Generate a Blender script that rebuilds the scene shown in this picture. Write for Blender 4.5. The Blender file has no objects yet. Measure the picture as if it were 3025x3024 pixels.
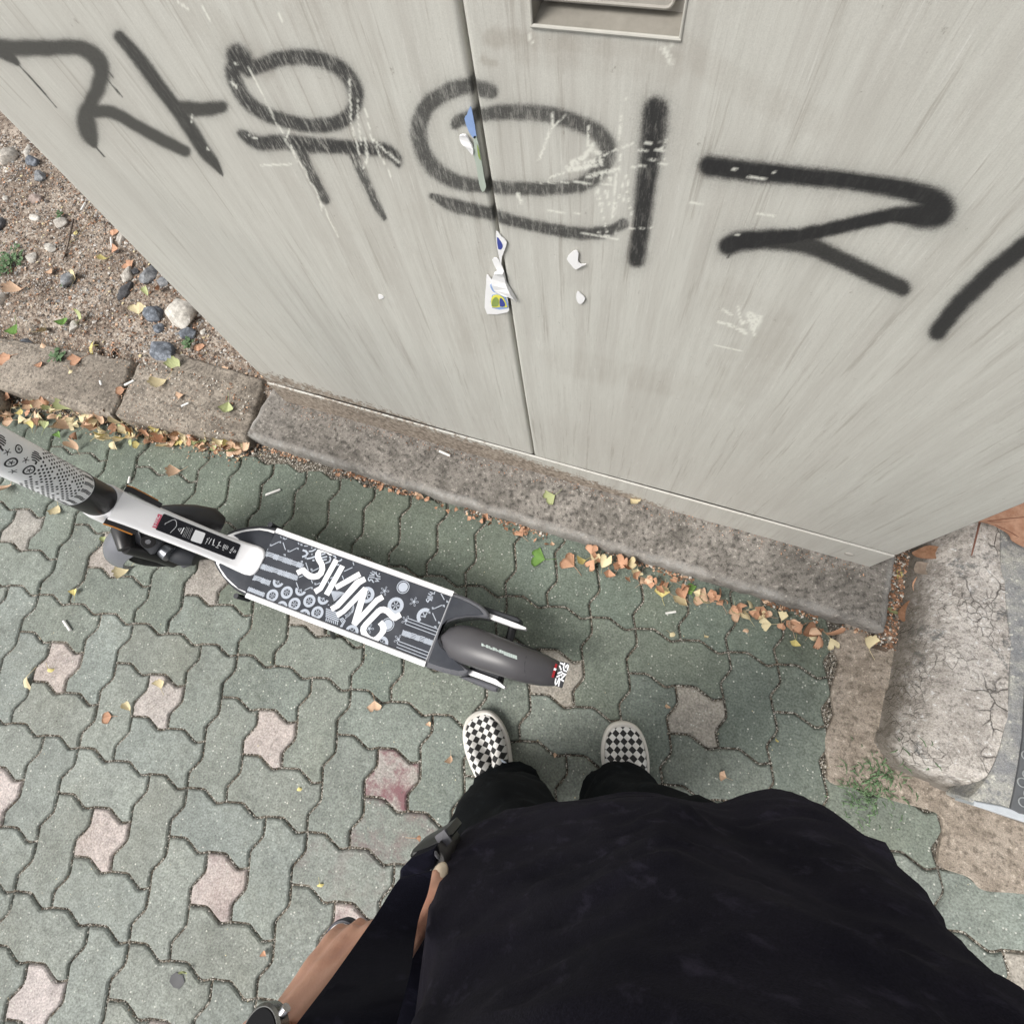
import bpy, bmesh, math, random
import numpy as np
from mathutils import Vector, Matrix, noise
from mathutils.geometry import tessellate_polygon
random.seed(7)
rng = np.random.default_rng(7)

# ------------------------------------------------------------------ camera
SC = bpy.context.scene
COL = SC.collection
F_, CX, CY, CAMH = 1514.0, 1512.5, 1512.0, 1.37
def _n(v): v = np.array(v, float); return v/np.linalg.norm(v)
_Z = -_n([178, 521, F_]); _X = _n([6857, 2082, -1514.]); _X = _n(_X-_X.dot(_Z)*_Z); _Y = np.cross(_Z, _X)
ROT = np.array([_X, _Y, _Z])
cam_d = bpy.data.cameras.new('camera'); cam = bpy.data.objects.new('camera', cam_d); COL.objects.link(cam)
m = Matrix.Identity(4)
for i in range(3):
    m[i][0] = ROT[i][0]; m[i][1] = -ROT[i][1]; m[i][2] = -ROT[i][2]
m[2][3] = CAMH
cam.matrix_world = m
cam_d.sensor_width = 36; cam_d.lens = 36*F_/3025; cam_d.clip_start = 0.01; cam_d.clip_end = 300
SC.camera = cam
SC.render.resolution_x = 1024; SC.render.resolution_y = 1023

# ------------------------------------------------------------------ world and sun (overcast daylight)
SUN_EL, SUN_AZ = math.radians(52), math.radians(222)
w = bpy.data.worlds.new('World'); SC.world = w; w.use_nodes = True
nt = w.node_tree; nt.nodes.clear()
sky = nt.nodes.new('ShaderNodeTexSky'); sky.sky_type = 'NISHITA'; sky.sun_disc = False
sky.sun_elevation = SUN_EL; sky.sun_rotation = SUN_AZ; sky.dust_density = 4; sky.air_density = 1
hs = nt.nodes.new('ShaderNodeHueSaturation'); hs.inputs['Saturation'].default_value = 0.08
bg = nt.nodes.new('ShaderNodeBackground'); bg.inputs['Strength'].default_value = 0.11
wo = nt.nodes.new('ShaderNodeOutputWorld')
nt.links.new(sky.outputs[0], hs.inputs['Color']); nt.links.new(hs.outputs[0], bg.inputs['Color']); nt.links.new(bg.outputs[0], wo.inputs['Surface'])
sd = bpy.data.lights.new('sun', 'SUN'); sd.energy = 1.7; sd.angle = math.radians(26); sd.color = (1, .95, .88)
so = bpy.data.objects.new('sun', sd); COL.objects.link(so)
sdir = Vector((math.sin(SUN_AZ)*math.cos(SUN_EL), math.cos(SUN_AZ)*math.cos(SUN_EL), math.sin(SUN_EL)))
so.rotation_euler = sdir.to_track_quat('Z', 'Y').to_euler(); so.location = (0, 0, 5)
SC.view_settings.view_transform = 'Standard'; SC.view_settings.look = 'None'
SC.view_settings.exposure = 0.62; SC.view_settings.gamma = 1

# ------------------------------------------------------------------ tracing helpers: photo pixel -> point on a known plane
def ray(px, py): return ROT @ np.array([px-CX, py-CY, F_])
def g(px, py, z=0.0):
    r = ray(px, py); t = (z-CAMH)/r[2]; return Vector((r[0]*t, r[1]*t, z))
def wl(px, py, y):
    r = ray(px, py); t = y/r[1]; return Vector((r[0]*t, y, r[2]*t+CAMH))
def onp(px, py, p0, n):
    r = Vector(ray(px, py)); o = Vector((0, 0, CAMH)); t = (Vector(p0)-o).dot(n)/r.dot(n); return o+r*t
def pj(p):
    c = ROT.T @ (np.array(p)-np.array([0, 0, CAMH])); return CX+F_*c[0]/c[2], CY+F_*c[1]/c[2]

# ------------------------------------------------------------------ objects
def link(name, me, mat=None, parent=None):
    o = bpy.data.objects.new(name, me); COL.objects.link(o)
    if mat is not None and hasattr(me, 'materials'):
        for k in (mat if isinstance(mat, (list, tuple)) else [mat]): me.materials.append(k)
    if parent is not None: o.parent = parent
    return o
def mesh(name, verts, faces, mat=None, parent=None, smooth=False, mi=None):
    me = bpy.data.meshes.new(name); me.from_pydata([tuple(v) for v in verts], [], faces); me.update()
    if smooth: me.polygons.foreach_set('use_smooth', [True]*len(me.polygons))
    o = link(name, me, mat, parent)
    if mi is not None: me.polygons.foreach_set('material_index', mi)
    return o
def tag(o, label=None, cat=None, group=None, kind=None):
    if label: o['label'] = label
    if cat: o['category'] = cat
    if group: o['group'] = group
    if kind: o['kind'] = kind
    return o
def empty(name, loc, label, cat, group=None):
    o = bpy.data.objects.new(name, None); COL.objects.link(o); o.location = loc; o.empty_display_size = .05
    return tag(o, label, cat, group)
def keep(o, parent):
    """parent a mesh built in world coordinates to an (unrotated) empty"""
    o.parent = parent; o.location = -Vector(parent.location); return o

class MB:
    def __init__(s): s.v = []; s.f = []; s.m = []
    def add(s, vs, fs, mi=0):
        b = len(s.v); s.v += [tuple(v) for v in vs]; s.f += [tuple(i+b for i in f) for f in fs]; s.m += [mi]*len(fs)
    def box(s, lo, hi, mi=0, M=None):
        vs = [Vector((x, y, z)) for x in (lo[0], hi[0]) for y in (lo[1], hi[1]) for z in (lo[2], hi[2])]
        if M is not None: vs = [M @ v for v in vs]
        s.add(vs, [(0, 1, 3, 2), (4, 6, 7, 5), (0, 4, 5, 1), (2, 3, 7, 6), (0, 2, 6, 4), (1, 5, 7, 3)], mi)
    def prism(s, pts, z0, z1, mi=0, bev=0.0):
        """closed outline (list of (x,y) or 3-d), from z0 up to z1 with a small chamfer"""
        P = [Vector((p[0], p[1])) for p in pts]
        a = sum(P[i].x*P[(i+1) % len(P)].y-P[(i+1) % len(P)].x*P[i].y for i in range(len(P)))
        if a < 0: P.reverse()
        n = len(P); L = []
        if bev > 0:
            ins = inset(P, bev); L = [(P, z0), (P, z1-bev), (ins, z1)]
        else: L = [(P, z0), (P, z1)]
        vs = [(p.x, p.y, z) for (Q, z) in L for p in Q]; fs = []
        for k in range(len(L)-1):
            for i in range(n):
                j = (i+1) % n; fs.append((k*n+i, k*n+j, (k+1)*n+j, (k+1)*n+i))
        top = L[-1][0]; b = (len(L)-1)*n
        for t in tessellate_polygon([[Vector((p.x, p.y, 0)) for p in top]]): fs.append(fix(t, top, b))
        for t in tessellate_polygon([[Vector((p.x, p.y, 0)) for p in L[0][0]]]): fs.append(tuple(reversed(fix(t, L[0][0], 0))))
        s.add(vs, fs, mi)
    def tube(s, pts, rads, n=12, mi=0, cap=True, flat=None):
        """round (or flattened) tube along points; flat=(ratio, axis) squashes the ring across axis"""
        pts = [Vector(p) for p in pts]
        if not hasattr(rads, '__len__'): rads = [rads]*len(pts)
        vs = []; prev = None
        for i, p in enumerate(pts):
            d = (pts[min(i+1, len(pts)-1)]-pts[max(i-1, 0)]).normalized()
            if prev is None:
                u = d.orthogonal().normalized()
                if flat: u = (Vector(flat[1])-d*d.dot(Vector(flat[1]))).normalized()
            else: u = (prev-d*d.dot(prev)).normalized()
            prev = u; v = d.cross(u)
            for k in range(n):
                a = 2*math.pi*k/n; r = rads[i]
                vs.append(p+u*math.cos(a)*r*(flat[0] if flat else 1)+v*math.sin(a)*r)
        fs = []
        for i in range(len(pts)-1):
            for k in range(n):
                l = (k+1) % n; fs.append((i*n+k, i*n+l, (i+1)*n+l, (i+1)*n+k))
        if cap: fs.append(tuple(reversed(range(n)))); fs.append(tuple((len(pts)-1)*n+k for k in range(n)))
        s.add(vs, fs, mi)
    def ell(s, c, r, M=None, n=16, m=10, mi=0):
        vs = [];
        for i in range(m+1):
            th = math.pi*i/m
            for k in range(n):
                a = 2*math.pi*k/n; v = Vector((r[0]*math.sin(th)*math.cos(a), r[1]*math.sin(th)*math.sin(a), r[2]*math.cos(th)))
                vs.append((M @ v if M is not None else v)+Vector(c))
        fs = []
        for i in range(m):
            for k in range(n):
                l = (k+1) % n; fs.append((i*n+k, (i+1)*n+k, (i+1)*n+l, i*n+l))
        s.add(vs, fs, mi)
    def rings(s, rings, mi=0, cap=True):
        n = len(rings[0]); vs = [v for r in rings for v in r]; fs = []
        for i in range(len(rings)-1):
            for k in range(n):
                l = (k+1) % n; fs.append((i*n+k, i*n+l, (i+1)*n+l, (i+1)*n+k))
        if cap: fs.append(tuple(reversed(range(n)))); fs.append(tuple((len(rings)-1)*n+k for k in range(n)))
        s.add(vs, fs, mi)
    def build(s, name, mat=None, parent=None, smooth=False, angle=None, merge=False):
        o = mesh(name, s.v, s.f, mat, parent, smooth, s.m if isinstance(mat, (list, tuple)) else None)
        bm = bmesh.new(); bm.from_mesh(o.data)
        if merge: bmesh.ops.remove_doubles(bm, verts=bm.verts, dist=1e-5)
        bmesh.ops.recalc_face_normals(bm, faces=bm.faces); bm.to_mesh(o.data); bm.free()
        if angle: 
            for p in o.data.polygons: p.use_smooth = True
            o.data.set_sharp_from_angle(angle=math.radians(angle))
        if parent is not None and parent.type == 'EMPTY': o.location = -Vector(parent.location)
        return o
def fix(t, P, b):
    A, B, C = (P[i] for i in t); cr = (B.x-A.x)*(C.y-A.y)-(B.y-A.y)*(C.x-A.x)
    return tuple(i+b for i in (t if cr > 0 else reversed(t)))
def inset(P, d):
    n = len(P); out = []
    for i in range(n):
        a = (P[i]-P[i-1]).normalized(); b = (P[(i+1) % n]-P[i]).normalized()
        na = Vector((-a.y, a.x)); nb = Vector((-b.y, b.x)); q = (na+nb)
        if q.length < 1e-6: q = na
        q.normalize(); c = max(.5, q.dot(na)); out.append(P[i]+q*(d/c))
    return out
def cat(pts, k=6, closed=False):
    """Catmull-Rom resample"""
    P = [Vector(p) for p in pts]; n = len(P); out = []
    for i in range(n if closed else n-1):
        p0 = P[i-1] if (closed or i > 0) else P[0]; p1 = P[i]; p2 = P[(i+1) % n]; p3 = P[(i+2) % n] if (closed or i+2 < n) else P[-1]
        for j in range(k):
            t = j/k; out.append(.5*((2*p1)+(p2-p0)*t+(2*p0-5*p1+4*p2-p3)*t*t+(3*p1-p0-3*p2+p3)*t**3))
    if not closed: out.append(P[-1])
    return out

# ------------------------------------------------------------------ materials
def lin(c): return tuple(((x/255+.055)/1.055)**2.4 if x > 10 else x/255/12.92 for x in c)
class Mat:
    def __init__(s, name, rough=.8, **kw):
        s.m = bpy.data.materials.new(name); s.m.use_nodes = True; s.t = s.m.node_tree; s.b = s.t.nodes['Principled BSDF']
        s.b.inputs['Roughness'].default_value = rough
        for k, v in kw.items(): s.b.inputs[k.replace('_', ' ')].default_value = v
        s.tc = None
    def n(s, typ, **kw):
        q = s.t.nodes.new('ShaderNode'+typ)
        for k, v in kw.items():
            if hasattr(q, k): setattr(q, k, v)
            else: q.inputs[k.replace('_', ' ')].default_value = v
        return q
    def l(s, a, b): s.t.links.new(a, b)
    def obj(s):
        if s.tc is None: s.tc = s.n('TexCoord')
        return s.tc.outputs['Object']
    def noise(s, scale, detail=4, rough=.6, vec=None, stretch=None):
        q = s.n('TexNoise'); q.inputs['Scale'].default_value = scale; q.inputs['Detail'].default_value = detail; q.inputs['Roughness'].default_value = rough
        v = vec or s.obj()
        if stretch:
            mp = s.n('Mapping'); mp.inputs['Scale'].default_value = stretch; s.l(v, mp.inputs[0]); v = mp.outputs[0]
        s.l(v, q.inputs['Vector']); return q.outputs['Fac']
    def ramp(s, fac, stops):
        q = s.n('ValToRGB'); e = q.color_ramp.elements
        while len(e) < len(stops): e.new(.5)
        for i, (p, c) in enumerate(stops):
            e[i].position = p; c = c if hasattr(c, '__len__') else (c, c, c); e[i].color = (*c[:3], 1)
        s.l(fac, q.inputs[0]); return q.outputs[0]
    def mix(s, fac, a, b, mode='MIX'):
        q = s.n('Mix', data_type='RGBA'); q.blend_type = mode
        for i, x in ((0, fac), (6, a), (7, b)):
            if isinstance(x, (int, float)): q.inputs[i].default_value = x if i == 0 else (x, x, x, 1)
            elif isinstance(x, tuple): q.inputs[i].default_value = (*x[:3], 1)
            else: s.l(x, q.inputs[i])
        return q.outputs[2]
    def math(s, op, a, b=None, clamp=False):
        q = s.n('Math'); q.operation = op; q.use_clamp = clamp
        for i, x in enumerate((a, b)):
            if x is None: continue
            if isinstance(x, (int, float)): q.inputs[i].default_value = x
            else: s.l(x, q.inputs[i])
        return q.outputs[0]
    def attr(s, name): q = s.n('Attribute'); q.attribute_name = name; return q
    def col(s, c):
        if isinstance(c, tuple): s.b.inputs['Base Color'].default_value = (*c[:3], 1)
        else: s.l(c, s.b.inputs['Base Color'])
    def bump(s, h, strength=.3, dist=.002):
        q = s.n('Bump'); q.inputs['Strength'].default_value = strength; q.inputs['Distance'].default_value = dist
        s.l(h, q.inputs['Height']); s.l(q.outputs[0], s.b.inputs['Normal'])
def plain(name, c, rough=.6, var=.15, scale=40, bump=.1, bd=.0005, **kw):
    M = Mat(name, rough, **kw); f = M.noise(scale, 5, .65)
    M.col(M.mix(f, tuple(x*(1-var) for x in c), tuple(min(1, x*(1+var)) for x in c)))
    if bump: M.bump(M.noise(scale*6, 3), bump, bd)
    M.l(M.ramp(M.noise(scale*.7, 4), [(.3, rough*.8), (.7, min(1, rough*1.15))]), M.b.inputs['Roughness'])
    return M.m

def mat_paver():
    M = Mat('paver_concrete', .9)
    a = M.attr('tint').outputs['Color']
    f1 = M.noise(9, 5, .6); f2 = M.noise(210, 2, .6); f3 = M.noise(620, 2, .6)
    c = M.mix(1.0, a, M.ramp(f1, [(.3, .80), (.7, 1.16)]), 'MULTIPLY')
    c = M.mix(1.0, c, M.ramp(f2, [(.28, .62), (.5, 1.0), (.74, 1.35)]), 'MULTIPLY')
    c = M.mix(1.0, c, M.ramp(M.noise(55, 3, .6), [(.30, .82), (.5, 1.0), (.70, 1.15)]), 'MULTIPLY')
    vo = M.n('TexVoronoi'); vo.inputs['Scale'].default_value = 170; M.l(M.obj(), vo.inputs['Vector'])
    sp = M.ramp(vo.outputs['Color'], [(.78, 0), (.92, 1)]); near = M.ramp(vo.outputs['Distance'], [(.22, 1), (.42, 0)])
    c = M.mix(M.math('MULTIPLY', sp, near), c, (.62, .62, .57))
    vd = M.n('TexVoronoi'); vd.inputs['Scale'].default_value = 130; M.l(M.obj(), vd.inputs['Vector'])
    dk = M.math('MULTIPLY', M.ramp(vd.outputs['Color'], [(.88, 0), (.94, 1)]), M.ramp(vd.outputs['Distance'], [(.12, 1), (.28, 0)]))
    c = M.mix(M.math('MULTIPLY', dk, .75), c, (.04, .042, .04))
    st = M.ramp(M.noise(2.3, 8, .75), [(.46, 0), (.64, .75)])
    c = M.mix(st, c, M.mix(1.0, c, (.72, .70, .66), 'MULTIPLY'))
    # reddish paint stains on a few blocks
    rs = M.math('MULTIPLY', M.attr('stain').outputs['Fac'], M.ramp(M.noise(17, 5, .7), [(.46, 0), (.60, 1)]))
    c = M.mix(rs, c, (.20, .10, .11))
    M.col(c); M.bump(M.math('ADD', f2, M.math('MULTIPLY', f3, .5)), .55, .0022); return M.m
def mat_concrete(name, c1, c2, dark=.5, cracks=False, white=.0):
    M = Mat(name, .95)
    f1 = M.noise(6, 8, .7); f2 = M.noise(95, 3, .6); f3 = M.noise(330, 2); f4 = M.noise(24, 5, .65)
    c = M.mix(M.ramp(f1, [(.35, 0), (.65, 1)]), c1, c2)
    c = M.mix(M.ramp(f4, [(.38, .6), (.52, 0)]), c, tuple(x*(dark*.5+.5) for x in c1))
    c = M.mix(M.ramp(f2, [(.34, .85), (.48, 0)]), c, tuple(x*dark for x in c1))
    c = M.mix(M.ramp(f2, [(.60, 0), (.68, .7)]), c, tuple(min(.75, x*1.5) for x in c2))
    c = M.mix(1.0, c, M.ramp(f3, [(.3, .75), (.7, 1.25)]), 'MULTIPLY')
    h = M.math('ADD', f2, M.math('MULTIPLY', f3, .5))
    if cracks:
        wv = M.n('VectorMath', operation='ADD'); nz = M.n('TexNoise'); nz.inputs['Scale'].default_value = 14; nz.inputs['Detail'].default_value = 5
        M.l(M.obj(), nz.inputs['Vector']); sc = M.n('VectorMath', operation='SCALE'); sc.inputs['Scale'].default_value = .05
        M.l(nz.outputs['Color'], sc.inputs[0]); M.l(M.obj(), wv.inputs[0]); M.l(sc.outputs[0], wv.inputs[1])
        v = M.n('TexVoronoi', feature='DISTANCE_TO_EDGE'); v.inputs['Scale'].default_value = 17; M.l(wv.outputs[0], v.inputs['Vector'])
        v2 = M.n('TexVoronoi', feature='DISTANCE_TO_EDGE'); v2.inputs['Scale'].default_value = 42; M.l(wv.outputs[0], v2.inputs['Vector'])
        msk = M.ramp(M.noise(5, 3), [(.47, 0), (.56, 1)])
        k1 = M.math('MULTIPLY', M.ramp(v.outputs[0], [(.0, .95), (.028, 0)]), M.ramp(M.noise(7, 2), [(.48, 0), (.58, 1)]))
        k2 = M.math('MULTIPLY', M.ramp(v2.outputs[0], [(.0, .8), (.04, 0)]), msk)
        k = M.math('MAXIMUM', k1, k2)
        c = M.mix(M.math('MULTIPLY', k, .85), c, (.045, .04, .035)); h = M.math('SUBTRACT', h, M.math('MULTIPLY', k, 1.2))
        bl = M.ramp(M.noise(11, 7, .75), [(.56, 0), (.62, .8)]); c = M.mix(bl, c, (.11, .115, .115))
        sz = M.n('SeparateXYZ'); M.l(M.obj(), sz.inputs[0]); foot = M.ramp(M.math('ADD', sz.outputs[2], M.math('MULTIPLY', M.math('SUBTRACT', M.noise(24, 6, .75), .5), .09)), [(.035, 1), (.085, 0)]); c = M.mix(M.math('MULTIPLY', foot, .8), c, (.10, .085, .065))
    if white:
        wz = M.math('MULTIPLY', M.attr('worn').outputs['Fac'], M.ramp(M.noise(9, 6, .75), [(.38, .15), (.6, 1)])); c = M.mix(M.math('MULTIPLY', wz, M.ramp(f2, [(.3, 1), (.6, .35)])), c, (.42, .41, .39))
    M.col(c); M.bump(h, .7, .004); return M.m
def mat_soil():
    M = Mat('sandy_soil', 1.0)
    f1 = M.noise(6, 5, .65); f2 = M.noise(60, 3, .6); f3 = M.noise(190, 2, .6)
    c = M.ramp(f1, [(.34, (.14, .105, .08)), (.48, (.29, .232, .185)), (.68, (.43, .37, .31))])
    c = M.mix(M.ramp(f2, [(.38, .85), (.50, 0)]), c, (.075, .05, .038)); c = M.mix(M.ramp(f2, [(.58, 0), (.66, .7)]), c, (.60, .54, .47))
    vo = M.n('TexVoronoi'); vo.inputs['Scale'].default_value = 190; M.l(M.obj(), vo.inputs['Vector'])
    sp = M.math('MULTIPLY', M.ramp(vo.outputs['Color'], [(.62, 0), (.74, 1)]), M.ramp(vo.outputs['Distance'], [(.2, 1), (.4, 0)]))
    c = M.mix(sp, c, (.58, .54, .48))
    c = M.mix(1.0, c, M.ramp(f3, [(.3, .6), (.7, 1.3)]), 'MULTIPLY')
    M.col(c); M.bump(M.math('ADD', f2, M.math('ADD', M.math('MULTIPLY', f3, .5), sp)), .9, .006); return M.m
def mat_joint():
    M = Mat('joint_sand', 1.0); vo = M.n('TexVoronoi'); vo.inputs['Scale'].default_value = 330; M.l(M.obj(), vo.inputs['Vector'])
    c = M.ramp(vo.outputs['Color'], [(.25, (.035, .03, .024)), (.5, (.14, .12, .095)), (.72, (.30, .27, .22)), (.9, (.75, .72, .66))])
    c = M.mix(M.ramp(M.noise(4, 4), [(.45, .0), (.65, .5)]), c, (.07, .062, .052))
    M.col(c); M.bump(vo.outputs['Distance'], .8, .003); return M.m
def mat_cabinet():
    M = Mat('cabinet_paint', .55)
    base = (0.541, 0.536, 0.494)
    st = M.noise(3.0, 6, .6, stretch=(60, 60, 2.2)); st2 = M.noise(3.0, 6, .7, stretch=(14, 14, .9)); fine = M.noise(3, 4, .7, stretch=(220, 220, 12))
    blo = M.noise(1.6, 5, .6); sp = M.noise(900, 2)
    c = M.mix(M.ramp(st, [(.36, .0), (.66, .6)]), base, (0.608, 0.603, 0.562))
    c = M.mix(M.ramp(st2, [(.44, 0), (.68, .65)]), c, (0.447, 0.431, 0.395))
    c = M.mix(M.ramp(fine, [(.52, 0), (.74, .55)]), c, (0.416, 0.406, 0.374))
    c = M.mix(M.ramp(blo, [(.45, 0), (.7, .5)]), c, (0.474, 0.453, 0.416))
    gr = M.attr('grime').outputs['Fac']
    gm = M.math('MULTIPLY', gr, M.ramp(M.noise(18, 7, .75), [(.32, .25), (.62, 1)]))
    gm = M.math('MULTIPLY', gm, M.ramp(st2, [(.35, .35), (.62, 1)])); c = M.mix(M.math('MULTIPLY', gm, .62), c, (.31, .275, .235))
    dr = M.ramp(M.noise(3, 5, .75, stretch=(34, 34, 1.3)), [(.57, 0), (.66, 1)]); c = M.mix(M.math('MULTIPLY', dr, .48), c, (.30, .275, .24))
    pl = M.ramp(M.noise(3, 5, .8, stretch=(90, 90, 5)), [(.60, 0), (.68, .6)]); c = M.mix(pl, c, (0.666, 0.661, 0.624))
    c = M.mix(M.ramp(M.noise(75, 6, .75), [(.66, 0), (.71, .5)]), c, (.17, .145, .12))
    c = M.mix(1.0, c, M.ramp(sp, [(.3, .93), (.7, 1.06)]), 'MULTIPLY')
    # spray paint
    a = M.attr('spray').outputs['Fac']; wr = M.attr('worn').outputs['Fac']
    grain = M.noise(520, 2, .7); soft = M.math('ADD', a, M.math('MULTIPLY', M.math('SUBTRACT', grain, .5), M.math('MULTIPLY', M.math('MULTIPLY', a, M.math('SUBTRACT', 1.0, a)), 3.4)), clamp=True)
    wear_shade = M.ramp(M.noise(3, 7, .85, stretch=(70, 70, 14)), [(.50, 0), (.60, 1)])
    soft = M.math('MULTIPLY', soft, M.math('SUBTRACT', 1.0, M.math('MULTIPLY', wear_shade, M.math('MULTIPLY', wr, .85))))
    gk = M.attr('pale').outputs['Fac']
    ink = M.mix(gk, (.016, .016, .018), (.080, .078, .070))
    c = M.mix(soft, c, ink)
    # scraped-off scratches, bare and light
    sc = M.attr('scratch').outputs['Fac']; c = M.mix(M.math('MULTIPLY', sc, M.ramp(M.noise(240, 3), [(.35, .2), (.5, 1)])), c, (0.780, 0.780, 0.715))
    # rusty mud at the foot
    mu = M.attr('mud').outputs['Fac']; ms = M.ramp(M.math('ADD', mu, M.math('MULTIPLY', M.math('SUBTRACT', M.noise(90, 4, .65), .5), 1.7)), [(.48, 0), (.58, 1)])
    c = M.mix(ms, c, M.mix(M.ramp(M.noise(110, 3), [(.35, 0), (.65, 1)]), (.15, .12, .095), (.42, .36, .30)))
    M.col(c); M.bump(M.math('ADD', fine, M.math('MULTIPLY', M.math('ADD', sp, ms), .4)), .16, .0012); return M.m
def mat_fabric(name, c, c2, weave=700, sheen=.0):
    M = Mat(name, 1.0); M.b.inputs['Specular IOR Level'].default_value = .06
    f = M.noise(weave, 2, .8); b = M.noise(8, 5, .6); cr = M.noise(4, 6, .65, stretch=(6, 22, 10))
    k = M.mix(M.ramp(b, [(.35, 0), (.7, 1)]), c, c2); k = M.mix(1.0, k, M.ramp(f, [(.3, .65), (.7, 1.4)]), 'MULTIPLY')
    k = M.mix(M.ramp(cr, [(.56, 0), (.70, .6)]), k, tuple(x*2.3 for x in c2))
    M.col(k); M.b.inputs['Sheen Weight'].default_value = sheen; M.b.inputs['Sheen Roughness'].default_value = .5
    M.bump(M.math('ADD', f, M.math('MULTIPLY', cr, 2)), .35, .0012); return M.m
def mat_skin():
    M = Mat('skin', .5); f = M.noise(25, 5, .6); v = M.noise(3, 4, .6, stretch=(20, 20, 20))
    c = M.ramp(f, [(.3, (.50, .25, .17)), (.55, (.58, .33, .235)), (.75, (.62, .34, .25))])
    c = M.mix(M.ramp(M.noise(60, 3), [(.55, 0), (.7, .35)]), c, (.42, .23, .19))
    M.col(c); M.b.inputs['Subsurface Weight'].default_value = .12; M.b.inputs['Subsurface Radius'].default_value = (.008, .003, .0015)
    M.bump(M.math('ADD', M.noise(420, 3), M.math('MULTIPLY', M.noise(55, 3), 1.5)), .35, .0008); return M.m
def mat_leaf(name, c1, c2, spot):
    M = Mat(name, .6); f = M.noise(70, 4, .6)
    c = M.mix(M.ramp(f, [(.35, 0), (.65, 1)]), c1, c2); c = M.mix(M.ramp(M.noise(200, 3, .7), [(.6, 0), (.7, .6)]), c, spot)
    M.col(c); M.bump(M.noise(300, 3), .4, .0008); M.b.inputs['Specular IOR Level'].default_value = .25; return M.m
def mat_stone(name, c1, c2):
    M = Mat(name, .85); f = M.noise(60, 7, .75); c = M.ramp(f, [(.32, tuple(x*.45 for x in c1)), (.5, c1), (.68, c2)])
    M.col(c); M.bump(f, .7, .004); return M.m
def mat_shoe():
    M = Mat('checkerboard_canvas', .85); mp = M.n('Mapping'); mp.inputs['Rotation'].default_value = (0, 0, math.radians(45)); M.l(M.obj(), mp.inputs[0])
    sx = M.n('SeparateXYZ'); M.l(mp.outputs[0], sx.inputs[0]); cb = M.n('CombineXYZ'); M.l(sx.outputs[0], cb.inputs[0]); M.l(sx.outputs[1], cb.inputs[1]); cb.inputs[2].default_value = .5
    ck = M.n('TexChecker'); ck.inputs['Scale'].default_value = 1/.0122; M.l(cb.outputs[0], ck.inputs['Vector'])
    dirt = M.ramp(M.noise(22, 6, .7), [(.45, 0), (.7, .45)])
    wh = M.mix(dirt, (.74, .73, .71), (.46, .42, .38)); bk = M.mix(M.noise(300, 2), (.012, .012, .013), (.035, .034, .034))
    M.col(M.mix(ck.outputs['Fac'], wh, bk)); M.bump(M.noise(900, 2), .4, .0006); return M.m

PAVER = mat_paver(); SAND = mat_joint(); SOIL = mat_soil()
KERB = mat_concrete('kerb_concrete', (.20, .172, .142), (.33, .288, .24), .42)
SLAB = mat_concrete('slab_concrete', (.165, .151, .134), (.285, .263, .238), .36, white=1)
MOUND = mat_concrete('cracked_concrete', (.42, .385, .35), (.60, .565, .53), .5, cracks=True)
APRON = mat_concrete('apron_concrete', (.27, .225, .18), (.36, .31, .26), .5)
CAB = mat_cabinet()
DARK = plain('gap_shade', (.006, .006, .007), .9, bump=0)
METAL_EDGE = plain('cabinet_inner', (.38, .36, .325), .6, .35, 30)

# ================================================================== SETTING
def structure(o): o['kind'] = 'structure'; return o
# far ground: one sheet to the horizon
structure(mesh('ground', [(-120, -120, -.05), (120, -120, -.05), (120, 120, -.05), (-120, 120, -.05)], [(0, 1, 2, 3)], mat_concrete('far_asphalt', (.10, .10, .10), (.14, .14, .135), .6)))
# ---- pavement of wavy interlocking blocks
AU = math.radians(4.6); U = Vector((math.cos(AU), math.sin(AU))); AV = math.radians(4.6+2.0); V = Vector((-math.sin(AV), math.cos(AV)))
PU, PV = .1158, .1125; P0 = Vector((-1.0455, -.4063))
WK = [(-.5, 0), (-.19, -.085), (-.155, -.088), (-.12, -.088), (0, 0), (.5, 0)]
def wu(s):      # offset of the 'horizontal' joints at phase s (cells), period 1, zero at +-.5
    s = (s+.5) % 1.0
    pts = [(0, 0), (.05, .012), (.34, .078), (.38, .086), (.42, .080), (.46, .06), (.72, -.06), (.76, -.080), (.80, -.086), (.84, -.078), (1, 0)]
    for (a, fa), (b, fb) in zip(pts, pts[1:]):
        if a <= s <= b: return fa+(fb-fa)*(s-a)/(b-a)
    return 0
def wv_(s):     # offset of the 'vertical' joints
    s = (s+.5) % 1.0
    pts = [(0, 0), (.24, -.075), (.29, -.088), (.34, -.075), (.60, .070), (.66, .088), (.72, .078), (1, 0)]
    for (a, fa), (b, fb) in zip(pts, pts[1:]):
        if a <= s <= b: return fa+(fb-fa)*(s-a)/(b-a)
    return 0
def cellpt(u, v): q = P0+U*(u*PU)+V*(v*PV); return q
SAM = [i/14 for i in range(14)]
def brick(u0, u1, v0, v1):
    """outline in metres of a block that covers cells; joints wave along every side"""
    out = []
    nu = int(round((u1-u0))); nv = int(round(v1-v0))
    for k in range(nu*14): u = u0+k/14; out.append(cellpt(u, v0+wu(u-.0)))
    for k in range(nv*14): v = v0+k/14; out.append(cellpt(u1+wv_(v), v))
    for k in range(nu*14): u = u1-k/14; out.append(cellpt(u, v1+wu(u)))
    for k in range(nv*14): v = v1-k/14; out.append(cellpt(u0+wv_(v), v))
    return out
def allowed(iu, iv):
    c = cellpt(iu, iv)
    if c.y > .47 or iv > 7: return False
    if iv >= 3: return iu <= 14
    if iv == 2: return iu <= 16
    return True
pv = MB(); tints = []; stains = []
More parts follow.
